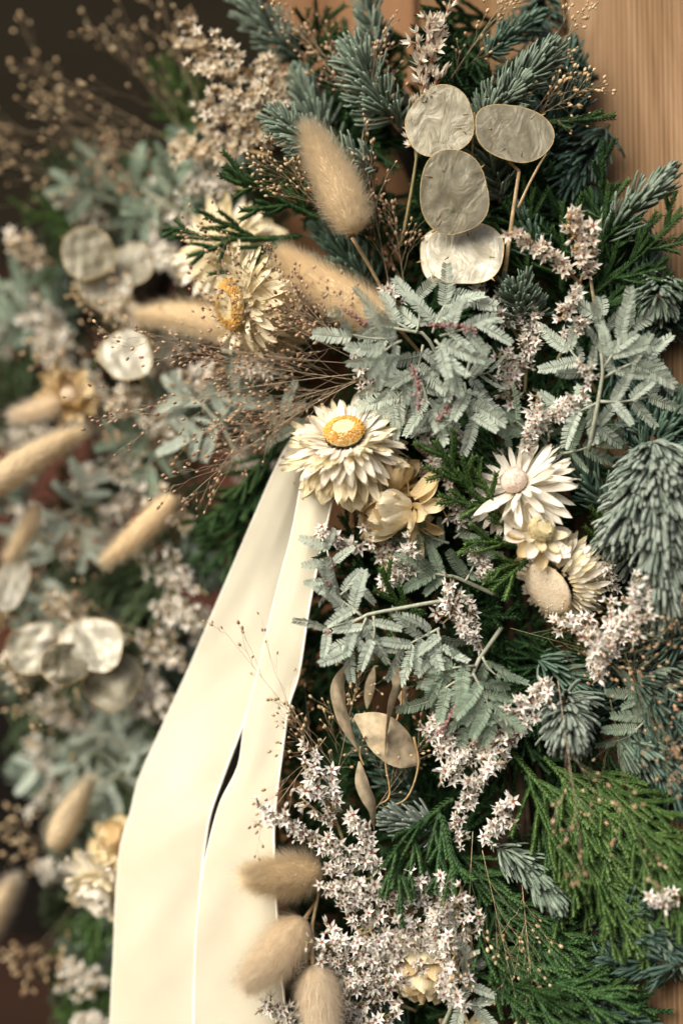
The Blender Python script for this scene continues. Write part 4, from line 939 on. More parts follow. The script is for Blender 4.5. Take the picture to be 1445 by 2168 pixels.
cypress('shaded cypress fan beneath the curved fir sprig', P(1060, 1880, 4), P(1220, 2060, -4), side=-.05, mat='cyp', seed=172, side_len=.5, step=5, spread=.75)
cypress('dark cypress fan right of the hanging cream bud', P(980, 1930, 4), P(1130, 2110, -4), side=.08, mat='cyp', seed=173, side_len=.5, step=5, spread=.75)
cypress('shaded cypress fan near the lower wood corner', P(1170, 2010, 2), P(1340, 2150, -6), side=.05, mat='cyp', seed=174, side_len=.48, step=5, spread=.75)
cypress('dark cypress fan under the dark cypress fingers', P(960, 1790, 8), P(1080, 1960, 0), side=.05, mat='cyp', seed=175, side_len=.5, step=5, spread=.75)
cypress('cypress tips blurred by nearness at the wood below bright fans', P(1330, 1720, -4), P(1450, 1960, -18), side=.05, mat='cyp_bright', seed=176, side_len=.4, step=5, spread=.75)
cypress('middle green cypress fan hanging between the two bright fans', P(1110, 1640, 4), P(1210, 1860, 0), side=.05, mat='cyp', seed=123, side_len=.5, step=6, thick=1.1, spread=.7)
cypress('dark cypress sprig with finger like tips over the dense white statice', P(960, 1690, 2), P(830, 1880, -6), side=-.22, mat='cyp', seed=124, side_len=.5, step=8, thick=1.1, spread=.9, droop=.35)
cypress('cypress sprig dropping its tips in front of the statice heads', P(930, 1720, 0), P(960, 1890, -6), side=.1, mat='cyp', seed=125, side_len=.45, step=8, thick=1.1, spread=.6)
cypress('dark rope like cypress sprig sweeping along the bottom edge', P(990, 2010, 4), P(1300, 2110, -12), side=-.12, mat='cyp', seed=126, side_len=.42, step=6, spread=.7)
cypress('dark rope like cypress sprig crossing below the pale bottom acacia', P(1000, 2060, 2), P(1240, 2190, -12), side=.1, mat='cyp', seed=127, side_len=.4, step=6, spread=.7)
cypress('thin cypress strand winding down beside the lower wood', P(1160, 1950, 2), P(1290, 2160, -6), side=.06, mat='cyp', seed=128, side_len=.22, step=7)
cypress('dark cypress shadowed behind the hanging grass at the lower middle', P(1000, 1900, 14), P(1150, 2050, 8), mat='cyp_dark', seed=129, side_len=.45)
cypress('fresh green cypress sprig left of the white daisy flower', P(1075, 1110, 0), P(920, 935, -8), side=.1, mat='cyp_fresh', seed=130, side_len=.36, step=7, thick=1.15)
cypress('green cypress sprig below the white daisy flower', P(1110, 1160, 0), P(985, 1150, -6), side=-.1, mat='cyp_fresh', seed=131, side_len=.42, step=6)
cypress('green cypress sprig beside the sideways strawflower', P(1120, 1180, 0), P(1040, 1250, -6), mat='cyp_fresh', seed=132, side_len=.42, step=6)
cypress('dark cypress above the daisy flower under drooping acacia leaves', P(1120, 990, 8), P(950, 955, 4), side=.1, mat='cyp', seed=133, side_len=.4, step=6)
cypress('small cypress sprig crossing the grey acacia stem', P(890, 1345, 4), P(805, 1205, -6), side=.08, mat='cyp_fresh', seed=134, side_len=.3, step=7)
cypress('small cypress tip under the grey acacia stem', P(820, 1340, 6), P(880, 1290, 0), mat='cyp', seed=135, side_len=.4, step=6)
cypress('cypress sprig reaching over the bright wood with long thin tips', P(1230, 640, 2), P(1440, 455, -10), side=-.05, mat='cyp', seed=136, side_len=.42, step=9, spread=.85)
cypress('cypress sprig spreading level over the wood above the budded fir tip', P(1240, 655, 2), P(1460, 590, -10), side=-.08, mat='cyp', seed=137, side_len=.34, step=9, spread=.85)
cypress('cypress sprig rising beside the tan statice toward the fanned fir', P(1270, 640, 2), P(1290, 390, -4), side=.05, mat='cyp', seed=138, side_len=.36, step=8)
cypress('dark cypress sprig behind the thin pod stem', P(1120, 620, 10), P(1130, 400, 6), side=.08, mat='cyp', seed=139, side_len=.42, step=7)
cypress('dark cypress sprig between the pod stem and the tan statice', P(1190, 620, 8), P(1190, 430, 4), mat='cyp', seed=140, side_len=.42, step=7)
cypress('lone dark cypress tip sticking out beyond the oval silver pod', P(1150, 262, 10), P(1298, 246, 0), mat='cyp', seed=141, side_len=.10, step=12, sub=False)
cypress('dark cypress tip standing in shade on the wood', P(1270, 460, 4), P(1275, 300, 0), mat='cyp_dark', seed=142, side_len=.2, step=9, sub=False)
cypress('sharp cypress sprig pointing at the tall cluster of bleached statice', P(680, 465, 8), P(478, 352, 14), side=.05, mat='cyp', seed=143, side_len=.34, step=8, thick=1.1)
cypress('forked cypress tips crossing the pale blurred strawflower', P(640, 500, 12), P(372, 498, 20), side=.05, mat='cyp', seed=144, side_len=.42, step=11, spread=.85, sub=True)
cypress('dark cypress sprig between the upright bunny tail and the tall white spike', P(800, 560, 22), P(780, 400, 20), mat='cyp_dark', seed=145, side_len=.42)
cypress('cypress tip visible under the small yellow button flower', P(1300, 1190, 4), P(1275, 1085, 0), mat='cyp_fresh', seed=146, side_len=.42, step=6)
cypress('blurred bright green cypress standing left of the bleached statice', P(420, 330, 60), P(345, 120, 58), side=-.06, mat='cyp_bright', seed=147, side_len=.34, sub=True, step=6)
cypress('blurred light green cypress tip poking out over the dark gap', P(250, 480, 66), P(50, 450, 62), mat='cyp_bright', seed=148, side_len=.3)
cypress('blurred dark green cypress filling the gap beside the ribbon top', P(620, 890, 34), P(520, 1130, 40), side=.05, mat='cyp', seed=149, side_len=.5, step=4)
cypress('second blurred dark green cypress alongside the upper ribbon', P(570, 980, 40), P(470, 1190, 46), mat='cyp', seed=150, side_len=.5, step=4)
cypress('blurred green cypress under the short tan bunny tail', P(420, 1180, 60), P(160, 1250, 58), side=.08, mat='cyp_far', lod=1.4, seed=151, side_len=.42, step=4)
cypress('blurred green cypress hanging left of the lower ribbon beneath the gold flowers', P(250, 1900, 60), P(140, 2020, 58), side=.05, mat='cyp_bright', seed=152, side_len=.42, step=4)
cypress('lowest blurred green cypress beside the foot of the ribbon', P(250, 2040, 58), P(150, 2180, 56), mat='cyp_bright', seed=153, side_len=.42, step=4)
cypress('blurred green cypress behind the ribbon bend', P(330, 1480, 62), P(250, 1720, 60), mat='cyp_far', lod=1.4, seed=154, side_len=.42, step=4)
cypress('blurred dark green cypress between white statice and the crumpled pods', P(400, 1420, 60), P(280, 1260, 60), mat='cyp_far', lod=1.4, seed=155, side_len=.5, step=4)
cypress('blurred green cypress near the photo border below the small brown flower', P(110, 860, 74), P(-10, 820, 74), mat='cyp_far', lod=1.4, seed=156, side_len=.42, step=4)

# ---- statice
ST = statice
ST('tan branch of statice with white stars and bleached side spikes leaning on the wood', P(1258, 650, 0), P(1215, 452, -10), side=-.04, n=40, arms=3, R=3.6, mat='star_tan', stem='tan', width=.4, start=.3, seed=161, calyx=2.4)
ST('tan statice arm stretching toward the thin pod stem', P(1235, 610, -2), P(1086, 492, -12), side=-.08, n=40, arms=1, R=3.6, mat='star_tan', stem='tan', width=.2, start=.2, seed=162, calyx=2.4)
ST('statice stars in a drooping row below the tan branch', P(1235, 580, 0), P(1185, 680, -8), n=22, arms=2, R=3.0, mat='star', stem='tan', width=.3, seed=163)
ST('tall white statice spike with upright buds above the round silver pod', P(848, 520, 12), P(905, 40, -2), side=-.05, n=60, arms=4, R=4.6, stem='olive', mat='star_tan', width=.26, start=.52, spray=22, face=.25, seed=164, narrow=(3, 5))
ST('thin white tip of statice leaning out at the top edge', P(895, 190, 8), P(955, -5, 2), n=12, arms=1, R=3.0, stem='olive', mat='star_tan', width=.2, start=.4, face=.3, seed=165, narrow=(3, 5))
ST('pink hearted statice beside the lowest silver pod', P(1100, 720, 12), P(1005, 615, 2), side=-.1, n=30, arms=3, R=3.1, seed=166)
ST('pink hearted statice spike between the two silvery acacia sprigs', P(1110, 830, 10), P(1120, 650, 4), n=46, arms=4, R=3.2, width=.36, seed=167)
ST('shaded pink hearted statice under the second silvery acacia', P(1090, 900, 12), P(1070, 740, 10), n=34, arms=3, R=3.1, seed=168)
ST('full statice spike leaning over dim acacia toward the wood', P(1105, 940, 4), P(1235, 840, -8), side=.12, n=48, arms=3, R=3.2, width=.3, seed=169, start=.1)
ST('statice spike hanging above the white daisy flower', P(1140, 830, 4), P(1112, 955, -2), n=40, arms=2, R=3.0, seed=170, start=.05)
ST('statice stars peeping through pale acacia leaves beside the wood', P(1180, 760, 4), P(1228, 670, -6), n=28, arms=2, R=3.0, seed=171)
ST('three statice stars in front of the pale acacia stem', P(1260, 830, -8), P(1232, 770, -16), n=8, arms=1, R=2.8, seed=172)
ST('statice stars at the tip of the second bunny tail under acacia', P(870, 680, 10), P(815, 605, 2), n=10, arms=1, R=3.3, seed=173, start=.5)
ST('white statice below the silvery acacia beside the mauve grass', P(830, 860, 12), P(742, 755, 2), n=26, arms=2, R=3.2, seed=174)
ST('shaded statice between the golden centred flower and acacia', P(930, 900, 16), P(800, 860, 10), n=30, arms=2, R=3.1, seed=175)
ST('shaded statice right of the golden centred flower', P(980, 1060, 16), P(890, 930, 10), n=44, arms=4, R=3.2, seed=176, width=.4)
ST('shaded statice between acacia tips and fresh cypress', P(1000, 1010, 12), P(960, 905, 6), n=34, arms=3, R=3.1, seed=177)
ST('small statice tuft right of the closed golden bud', P(990, 1130, 8), P(945, 1050, 0), n=18, arms=2, R=3.2, seed=178)
ST('white statice under the closed golden bud', P(900, 1230, 12), P(770, 1120, 6), side=-.1, n=44, arms=4, R=3.3, stem='tan', seed=179, width=.42)
ST('white statice spray touching the ribbon under the large cream flower', P(800, 1170, 14), P(665, 1130, 2), n=22, arms=2, R=3.1, stem='tan', seed=180)
ST('dense white statice beside the narrow acacia under the golden bud', P(800, 1260, 10), P(880, 1160, 0), n=40, arms=3, R=3.3, stem='tan', seed=181, width=.4, start=.1)
ST('statice cluster at the end of the grey acacia stem', P(1030, 1380, 6), P(935, 1255, -6), n=50, arms=4, R=3.2, seed=182, width=.42, start=.1)
ST('small statice tuft left of the sideways strawflower', P(1050, 1230, 6), P(1000, 1165, 0), n=20, arms=2, R=3.1, seed=183)
ST('small white statice tuft between sideways strawflower and drooping fir', P(1300, 1260, 2), P(1275, 1178, -8), n=18, arms=2, R=3.3, seed=184, start=.1)
ST('big pinkish statice spike below the sideways strawflower', P(1250, 1440, -4), P(1380, 1235, -16), side=.1, out=.08, n=90, arms=5, R=3.3, width=.34, seed=185, start=.02, spray=38)
ST('pinkish statice tuft joining the sideways strawflower petals', P(1290, 1370, -2), P(1190, 1305, -10), n=34, arms=3, R=3.2, seed=186, width=.4, start=.05)
ST('short statice spike hanging at the foot of the big pinkish one', P(1290, 1340, -6), P(1258, 1435, -14), n=26, arms=2, R=3.1, seed=187, start=.05)
ST('statice spike rising beside drooping acacia above the frosted fir tuft', P(1060, 1600, 2), P(1158, 1440, -10), side=.1, n=64, arms=4, R=3.3, seed=188, width=.36, start=.02)
ST('statice sprig at the acacia tip right of the dried leaves', P(1010, 1640, 6), P(905, 1520, 0), n=38, arms=3, R=3.2, seed=189, width=.4)
ST('statice spike stepping down toward the dark cypress fingers', P(1060, 1560, 4), P(930, 1640, -4), side=-.1, n=42, arms=3, R=3.2, seed=190, start=.05)
ST('statice spike standing between bright cypress and dried leaves', P(985, 1720, 4), P(1050, 1570, -4), n=40, arms=2, R=3.2, seed=191, start=.02)
ST('statice tuft beside the top of the dark cypress fingers', P(1020, 1790, 4), P(1085, 1695, -6), n=34, arms=3, R=3.2, seed=192, start=.05)
ST('dark hearted statice spike half hidden by dark cypress', P(975, 1800, 4), P(965, 1700, 0), n=16, arms=1, R=2.8, seed=193, start=.05)
ST('white statice tuft raised against the ribbon edge', P(730, 1790, 8), P(640, 1620, -4), side=-.08, n=50, arms=4, R=3.2, seed=194, width=.42)
ST('white statice spray lying across the ribbon', P(720, 1790, 6), P(545, 1700, -10), side=.05, n=36, arms=3, R=3.0, seed=195, width=.26)
ST('white statice tuft above the uppermost ribbon bunny tail', P(760, 1880, 8), P(690, 1770, -2), n=40, arms=3, R=3.2, seed=196, width=.42, start=.1)
ST('white statice sprig under the curled dried leaf', P(810, 1860, 8), P(745, 1720, 0), n=40, arms=3, R=3.2, seed=197, width=.42, start=.1)
BIG = [((830, 1960), (720, 1860), 50, 'upper part of the dense white statice mass beside the top ribbon bunny tail'), ((900, 1990), (800, 1880), 50, 'dense white statice directly under the dark cypress fingers'), ((960, 1960), (900, 1850), 46, 'white statice head under the tip of dark cypress'),
       ((860, 2080), (690, 1960), 60, 'wide white statice head beside the middle ribbon bunny tail'), ((900, 2080), (780, 1970), 60, 'white statice head in the heart of the dense mass'), ((930, 2060), (880, 1950), 56, 'white statice head above the hanging cream bud'),
       ((880, 2140), (720, 2070), 56, 'white statice head beside the lowest ribbon bunny tail'), ((900, 2020), (990, 1900), 50, 'statice head reaching toward dark lower cypress'), ((890, 2000), (960, 2000), 46, 'statice head over the top of the hanging cream bud'),
       ((960, 1990), (945, 2115), 44, 'statice spike drooping along the hanging cream bud'), ((780, 2060), (650, 2010), 40, 'white statice squeezed between two ribbon bunny tails'), ((800, 2100), (735, 2170), 34, 'blurred white statice at the bottom edge beside the bunny tail')]
for i, (b, t, n, lab) in enumerate(BIG):
    ST(lab, P(*b, 12), P(*t, (-4, 0, 2, -2, -5, -4, 2, -4, -6, -8, 6, 8)[i]), out=.1, n=n, arms=5, R=3.0, seed=200 + i, width=.5, start=.2, spray=42)
ST('white statice at the lowest ribbon edge left of the hanging bunny tail', P(650, 2190, 8), P(565, 2120, 0), n=26, arms=3, R=3.0, seed=215, width=.4)
ST('small sideways statice spike in the lower corner against wood', P(1470, 1890, -14), P(1365, 1905, -22), n=16, arms=1, R=3.0, stem='tan', seed=216, start=.3)
ST('upper arm of bleached statice pointing at the dark gap', P(660, 230, 34), P(385, 95, 32), side=.06, n=80, arms=4, R=3.3, stem='tan', mat='star_tan', far=True, seed=220, width=.34, calyx=1.8)
ST('middle arm of bleached statice above the cypress sprig', P(640, 330, 30), P(440, 215, 32), n=80, arms=5, R=3.3, stem='tan', mat='star_tan', far=True, seed=221, width=.36, calyx=1.8)
ST('bleached statice arm standing left of the blue green fir', P(640, 300, 30), P(555, 130, 32), n=70, arms=4, R=3.3, stem='tan', mat='star_tan', far=True, seed=222, width=.36, calyx=1.8)
ST('lower arm of bleached statice curving to the dark gap', P(570, 330, 32), P(372, 318, 36), side=-.1, n=70, arms=4, R=3.2, stem='tan', mat='star_tan', far=True, seed=223, width=.34, calyx=1.6)
ST('blurred statice tuft between bleached arms and the pale strawflower', P(540, 400, 36), P(400, 390, 42), n=60, arms=4, R=3.2, far=True, seed=224, width=.4)
FARS = [((420, 600, 52), (310, 520, 52), 'blurred statice beside the yellowish honesty pods'), ((440, 520, 50), (330, 420, 56), 'blurred statice over the grey acacia'), ((250, 490, 62), (150, 420, 64), 'far blurred statice above the yellowish pods'),
        ((190, 760, 64), (70, 660, 62), 'blurred pinkish statice beside the border acacia'), ((160, 800, 62), (90, 720, 62), 'blurred statice above the small brown flower'), ((250, 880, 60), (160, 800, 58), 'blurred white statice beside the single white pod'),
        ((280, 940, 58), (160, 880, 58), 'blurred statice above the tip of the big tan bunny tail'), ((400, 960, 44), (310, 860, 46), 'blurred statice behind the mauve grass tips'), ((340, 1060, 50), (250, 960, 52), 'blurred statice above the short tan bunny tail'),
        ((300, 1040, 54), (225, 1090, 56), 'blurred white statice touching the short tan bunny tail'), ((440, 1260, 44), (330, 1180, 46), 'upper blurred white statice beside the ribbon'), ((450, 1330, 42), (350, 1270, 46), 'middle blurred white statice beside the ribbon'),
        ((420, 1440, 44), (310, 1340, 48), 'lower blurred white statice beside the ribbon'), ((400, 1520, 46), (310, 1450, 50), 'blurred statice beside the drooping crumpled pod'), ((220, 1560, 60), (90, 1480, 60), 'blurred statice under the crumpled white pods'),
        ((130, 1660, 62), (70, 1560, 62), 'blurred brownish statice beside blue grey acacia'), ((170, 1850, 60), (90, 1840, 58), 'small blurred statice under the grey bunny tail'), ((250, 2080, 54), (140, 2060, 54), 'blurred white statice between the two lowest cypress sprigs'),
        ((260, 2180, 52), (170, 2160, 52), 'lowest blurred statice at the foot of the ribbon'), ((300, 1180, 62), (200, 1130, 62), 'blurred mauve statice behind the short tan bunny tail'), ((120, 1180, 66), (60, 1080, 66), 'blurred dusty statice under the big tan bunny tail'),
        ((480, 780, 34), (390, 800, 38), 'blurred statice under the leaning bunny tail'), ((620, 780, 24), (520, 770, 26), 'blurred pinkish statice under the lowest cream strawflower'), ((250, 1000, 62), (170, 1010, 64), 'blurred olive statice right of the big tan bunny tail'),
        ((40, 760, 70), (-20, 700, 70), 'blurred statice at the border beside grey acacia'), ((390, 560, 40), (340, 545, 40), 'blurred statice at the end of forked cypress tips')]
for i, (b, t, lab) in enumerate(FARS):
    ST(lab, P(*b), P(*t), n=40, arms=5, R=3.2, far=True, seed=230 + i, width=.5, start=.12, stem='olive' if i % 3 else 'tan', out=.05)

# ---- seed grass
PN = panicum
PN('mauve seed grass plume sweeping over the ribbon top to the dark side, upper strand', P(760, 770, 6), P(290, 700, 8), n=11, spread=26, side=.05, seed=301, L2=.42)
PN('mauve seed grass plume with long drooping tips beside the ribbon', P(770, 790, 6), P(240, 880, 6), n=13, spread=26, side=-.04, seed=302, L2=.42)
PN('mauve seed grass plume bending down toward the ribbon', P(770, 800, 6), P(390, 1060, 4), n=12, spread=28, side=-.08, seed=303, L2=.40)
PN('short mauve seed grass at the root of the plumes', P(780, 800, 8), P(520, 870, 8), n=14, spread=32, seed=304, L2=.5)
PN('seed grass strands rising over the forked cypress', P(740, 740, 6), P(420, 480, 4), n=11, spread=26, side=.06, seed=305, L2=.42)
PN('seed grass strands crossing the second bunny tail', P(760, 760, 4), P(560, 560, 0), n=10, spread=36, seed=306, L2=.45)
PN('thin seed grass standing between the upright bunny tail and tall white spike', P(830, 640, 14), P(770, 330, 10), n=11, spread=22, seed=307, L2=.4)
PN('seed grass between the bunny tails and the silver pods', P(860, 640, 14), P(830, 430, 10), n=10, spread=24, seed=308, L2=.4)
PN('brown seed grass haze at the top over the wood boards', P(1000, 250, 14), P(1240, 40, 4), n=13, spread=28, mat='stalk_light', seed=309, L2=.45)
PN('brown seed grass haze beyond the oval silver pod on bright wood', P(1080, 280, 10), P(1250, 180, 0), n=12, spread=34, mat='stalk_light', seed=310, L2=.5)
PN('reddish seed grass rising to the top edge beside tall statice', P(830, 260, 18), P(640, 60, 22), n=12, spread=22, side=.05, seed=311, L2=.4)
PN('tan seed grass leaning at the top edge left of the tall white spike', P(760, 230, 20), P(560, -30, 24), n=9, spread=20, mat='stalk_light', seed=312, L2=.4)
PN('tan seed grass at the top above silver pods', P(930, 200, 14), P(1080, -20, 6), n=10, spread=24, mat='stalk_light', seed=313, L2=.4)
PN('dense mauve seed grass haze left of the big acacia sprig', P(790, 810, 8), P(440, 760, 10), n=18, spread=30, seed=347, L2=.5, sub=6)
PN('dense mauve seed grass haze over the blurred statice below the cream strawflowers', P(780, 790, 10), P(480, 940, 12), n=18, spread=30, seed=348, L2=.5, sub=6)
PN('mauve seed grass haze curling up to the ringed strawflower', P(770, 770, 8), P(470, 620, 10), n=16, spread=30, seed=349, L2=.5, sub=6)
PN('mauve seed grass tangled over the tip of the second bunny tail', P(780, 760, 2), P(620, 640, -4), n=14, spread=40, seed=350, L2=.6, sub=6)
PN('tan hair fine seed grass beside the upright bunny tail and bleached statice', P(720, 480, 8), P(560, 330, 4), n=14, spread=36, seed=351, L2=.5, sub=5, mat='stalk_light')
PN('long fine seed grass standing in the upper gap between fir branches', P(760, 330, 16), P(800, 90, 14), n=14, spread=28, seed=352, L2=.5, sub=5)
for i, (b, t, lab) in enumerate([((420, 330, 56), (60, 130, 56), 'far blurred seed grass fanning to the upper dark gap'), ((430, 360, 56), (20, 270, 58), 'far blurred seed grass level in the dark gap'), ((420, 320, 54), (220, 60, 54), 'far blurred seed grass rising beside green cypress'),
                                 ((450, 300, 50), (340, 10, 50), 'far blurred seed grass near the reddish board'), ((400, 400, 56), (10, 350, 62), 'lowest far blurred seed grass in the dark gap')]):
    PN(lab, P(*b), P(*t), n=9, spread=34, seed=320 + i, L2=.5, seedr=.75, sub=4, mat='stalk_light')
PN('wiry seed grass tangled around the dried beige leaves', P(700, 1700, 8), P(760, 1420, 2), n=13, spread=42, mat='stalk_light', seed=330, L2=.5)
PN('wiry seed grass between dried leaves and the ribbon edge', P(720, 1720, 6), P(620, 1500, 0), n=11, spread=40, mat='stalk_light', seed=331, L2=.5)
PN('wiry seed grass looping right of the dried leaves', P(790, 1720, 8), P(900, 1560, 0), n=11, spread=44, mat='stalk_light', seed=332, L2=.5)
PN('fine seed grass thrown across the ribbon face', P(720, 1640, 4), P(470, 1330, -6), n=6, spread=28, seed=333, L2=.4, sub=2, r=.075)
PN('few fine grass hairs lying over the middle of the ribbon', P(690, 1560, 4), P(545, 1760, -6), n=5, spread=40, seed=334, L2=.5, sub=2, r=.075)
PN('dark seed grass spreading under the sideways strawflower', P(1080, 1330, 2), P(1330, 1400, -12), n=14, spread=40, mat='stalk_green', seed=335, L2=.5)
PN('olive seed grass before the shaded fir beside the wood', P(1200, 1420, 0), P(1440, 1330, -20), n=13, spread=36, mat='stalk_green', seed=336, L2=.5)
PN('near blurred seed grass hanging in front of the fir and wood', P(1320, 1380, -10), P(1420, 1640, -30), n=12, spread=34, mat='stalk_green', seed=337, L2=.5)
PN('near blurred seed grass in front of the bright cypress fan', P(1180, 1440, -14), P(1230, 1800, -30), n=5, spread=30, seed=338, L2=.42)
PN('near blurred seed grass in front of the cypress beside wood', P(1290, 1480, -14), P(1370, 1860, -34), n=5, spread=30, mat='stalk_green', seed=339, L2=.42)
PN('pale seed grass dangling below the curved fir sprig', P(1100, 1830, 0), P(1130, 2140, -8), n=9, spread=24, mat='stalk_light', seed=340, L2=.42, sub=3)
PN('pale seed grass hanging over dark bottom cypress', P(1020, 1800, 0), P(1090, 2110, -6), n=8, spread=24, mat='stalk_light', seed=341, L2=.42, sub=3)
PN('pale seed grass hanging beside the dense statice mass', P(1000, 1760, 0), P(985, 2060, -6), n=7, spread=22, mat='stalk_light', seed=342, L2=.42, sub=3)
PN('dark seed grass mist under the statice end of the grey acacia stem', P(1020, 1450, 8), P(880, 1440, 4), n=10, spread=40, mat='stalk', seed=343, L2=.5)
PN('blurred seed grass over the dark boards beside the grey bunny tail', P(190, 1850, 62), P(20, 1740, 58), n=9, spread=36, seed=344, mat='stalk_light', L2=.5, seedr=.9)
PN('blurred seed grass over the dark boards below the gold flowers', P(170, 1900, 60), P(40, 2060, 56), n=9, spread=36, seed=345, mat='stalk_light', L2=.5, seedr=.9)
PN('blurred seed grass among statice under the single white pod', P(480, 960, 40), P(250, 930, 44), n=10, spread=34, seed=346, mat='stalk_green', L2=.5)

for i, (b, t, lab) in enumerate([((330, 470, 50), (230, 330, 46), 'far blurred mauve seed grass over the grey acacia'), ((240, 960, 50), (120, 760, 46), 'far blurred seed grass between small pale bunny tail and white pod'), ((330, 1180, 46), (120, 1120, 46), 'far blurred seed grass beneath the short tan bunny tail'),
                                 ((400, 880, 40), (200, 640, 42), 'far blurred seed grass between the pods'), ((330, 1340, 48), (60, 1290, 46), 'far blurred seed grass over the crumpled white pods'), ((300, 1600, 48), (40, 1460, 48), 'far blurred seed grass under the crumpled white pods')]):
    PN(lab, P(*b), P(*t), n=13, spread=36, seed=360 + i, L2=.55, seedr=.7, sub=5, mat='stalk_light' if i % 2 else 'stalk')
for i, (b, t, lab) in enumerate([((330, 720, 52), (250, 640, 44), 'blurred pale statice between the yellowish and white pods'), ((120, 560, 56), (30, 520, 52), 'blurred pale statice above the border acacia'), ((420, 1120, 44), (330, 1060, 40), 'blurred pale statice right of the short tan bunny tail'),
                                 ((200, 1320, 52), (110, 1280, 44), 'blurred cream statice on top of the crumpled white pods'), ((100, 1320, 52), (20, 1420, 44), 'blurred cream statice left of the crumpled white pods'), ((330, 830, 46), (240, 860, 40), 'blurred pale statice right under the single white pod'), ((180, 1180, 54), (130, 1140, 48), 'blurred pale statice left of the short tan bunny tail')]):
    ST(lab, P(*b), P(*t), n=44, arms=5, R=3.4, far=True, seed=380 + i, width=.5, start=.1, stem='tan', mat='star_tan', out=.08)
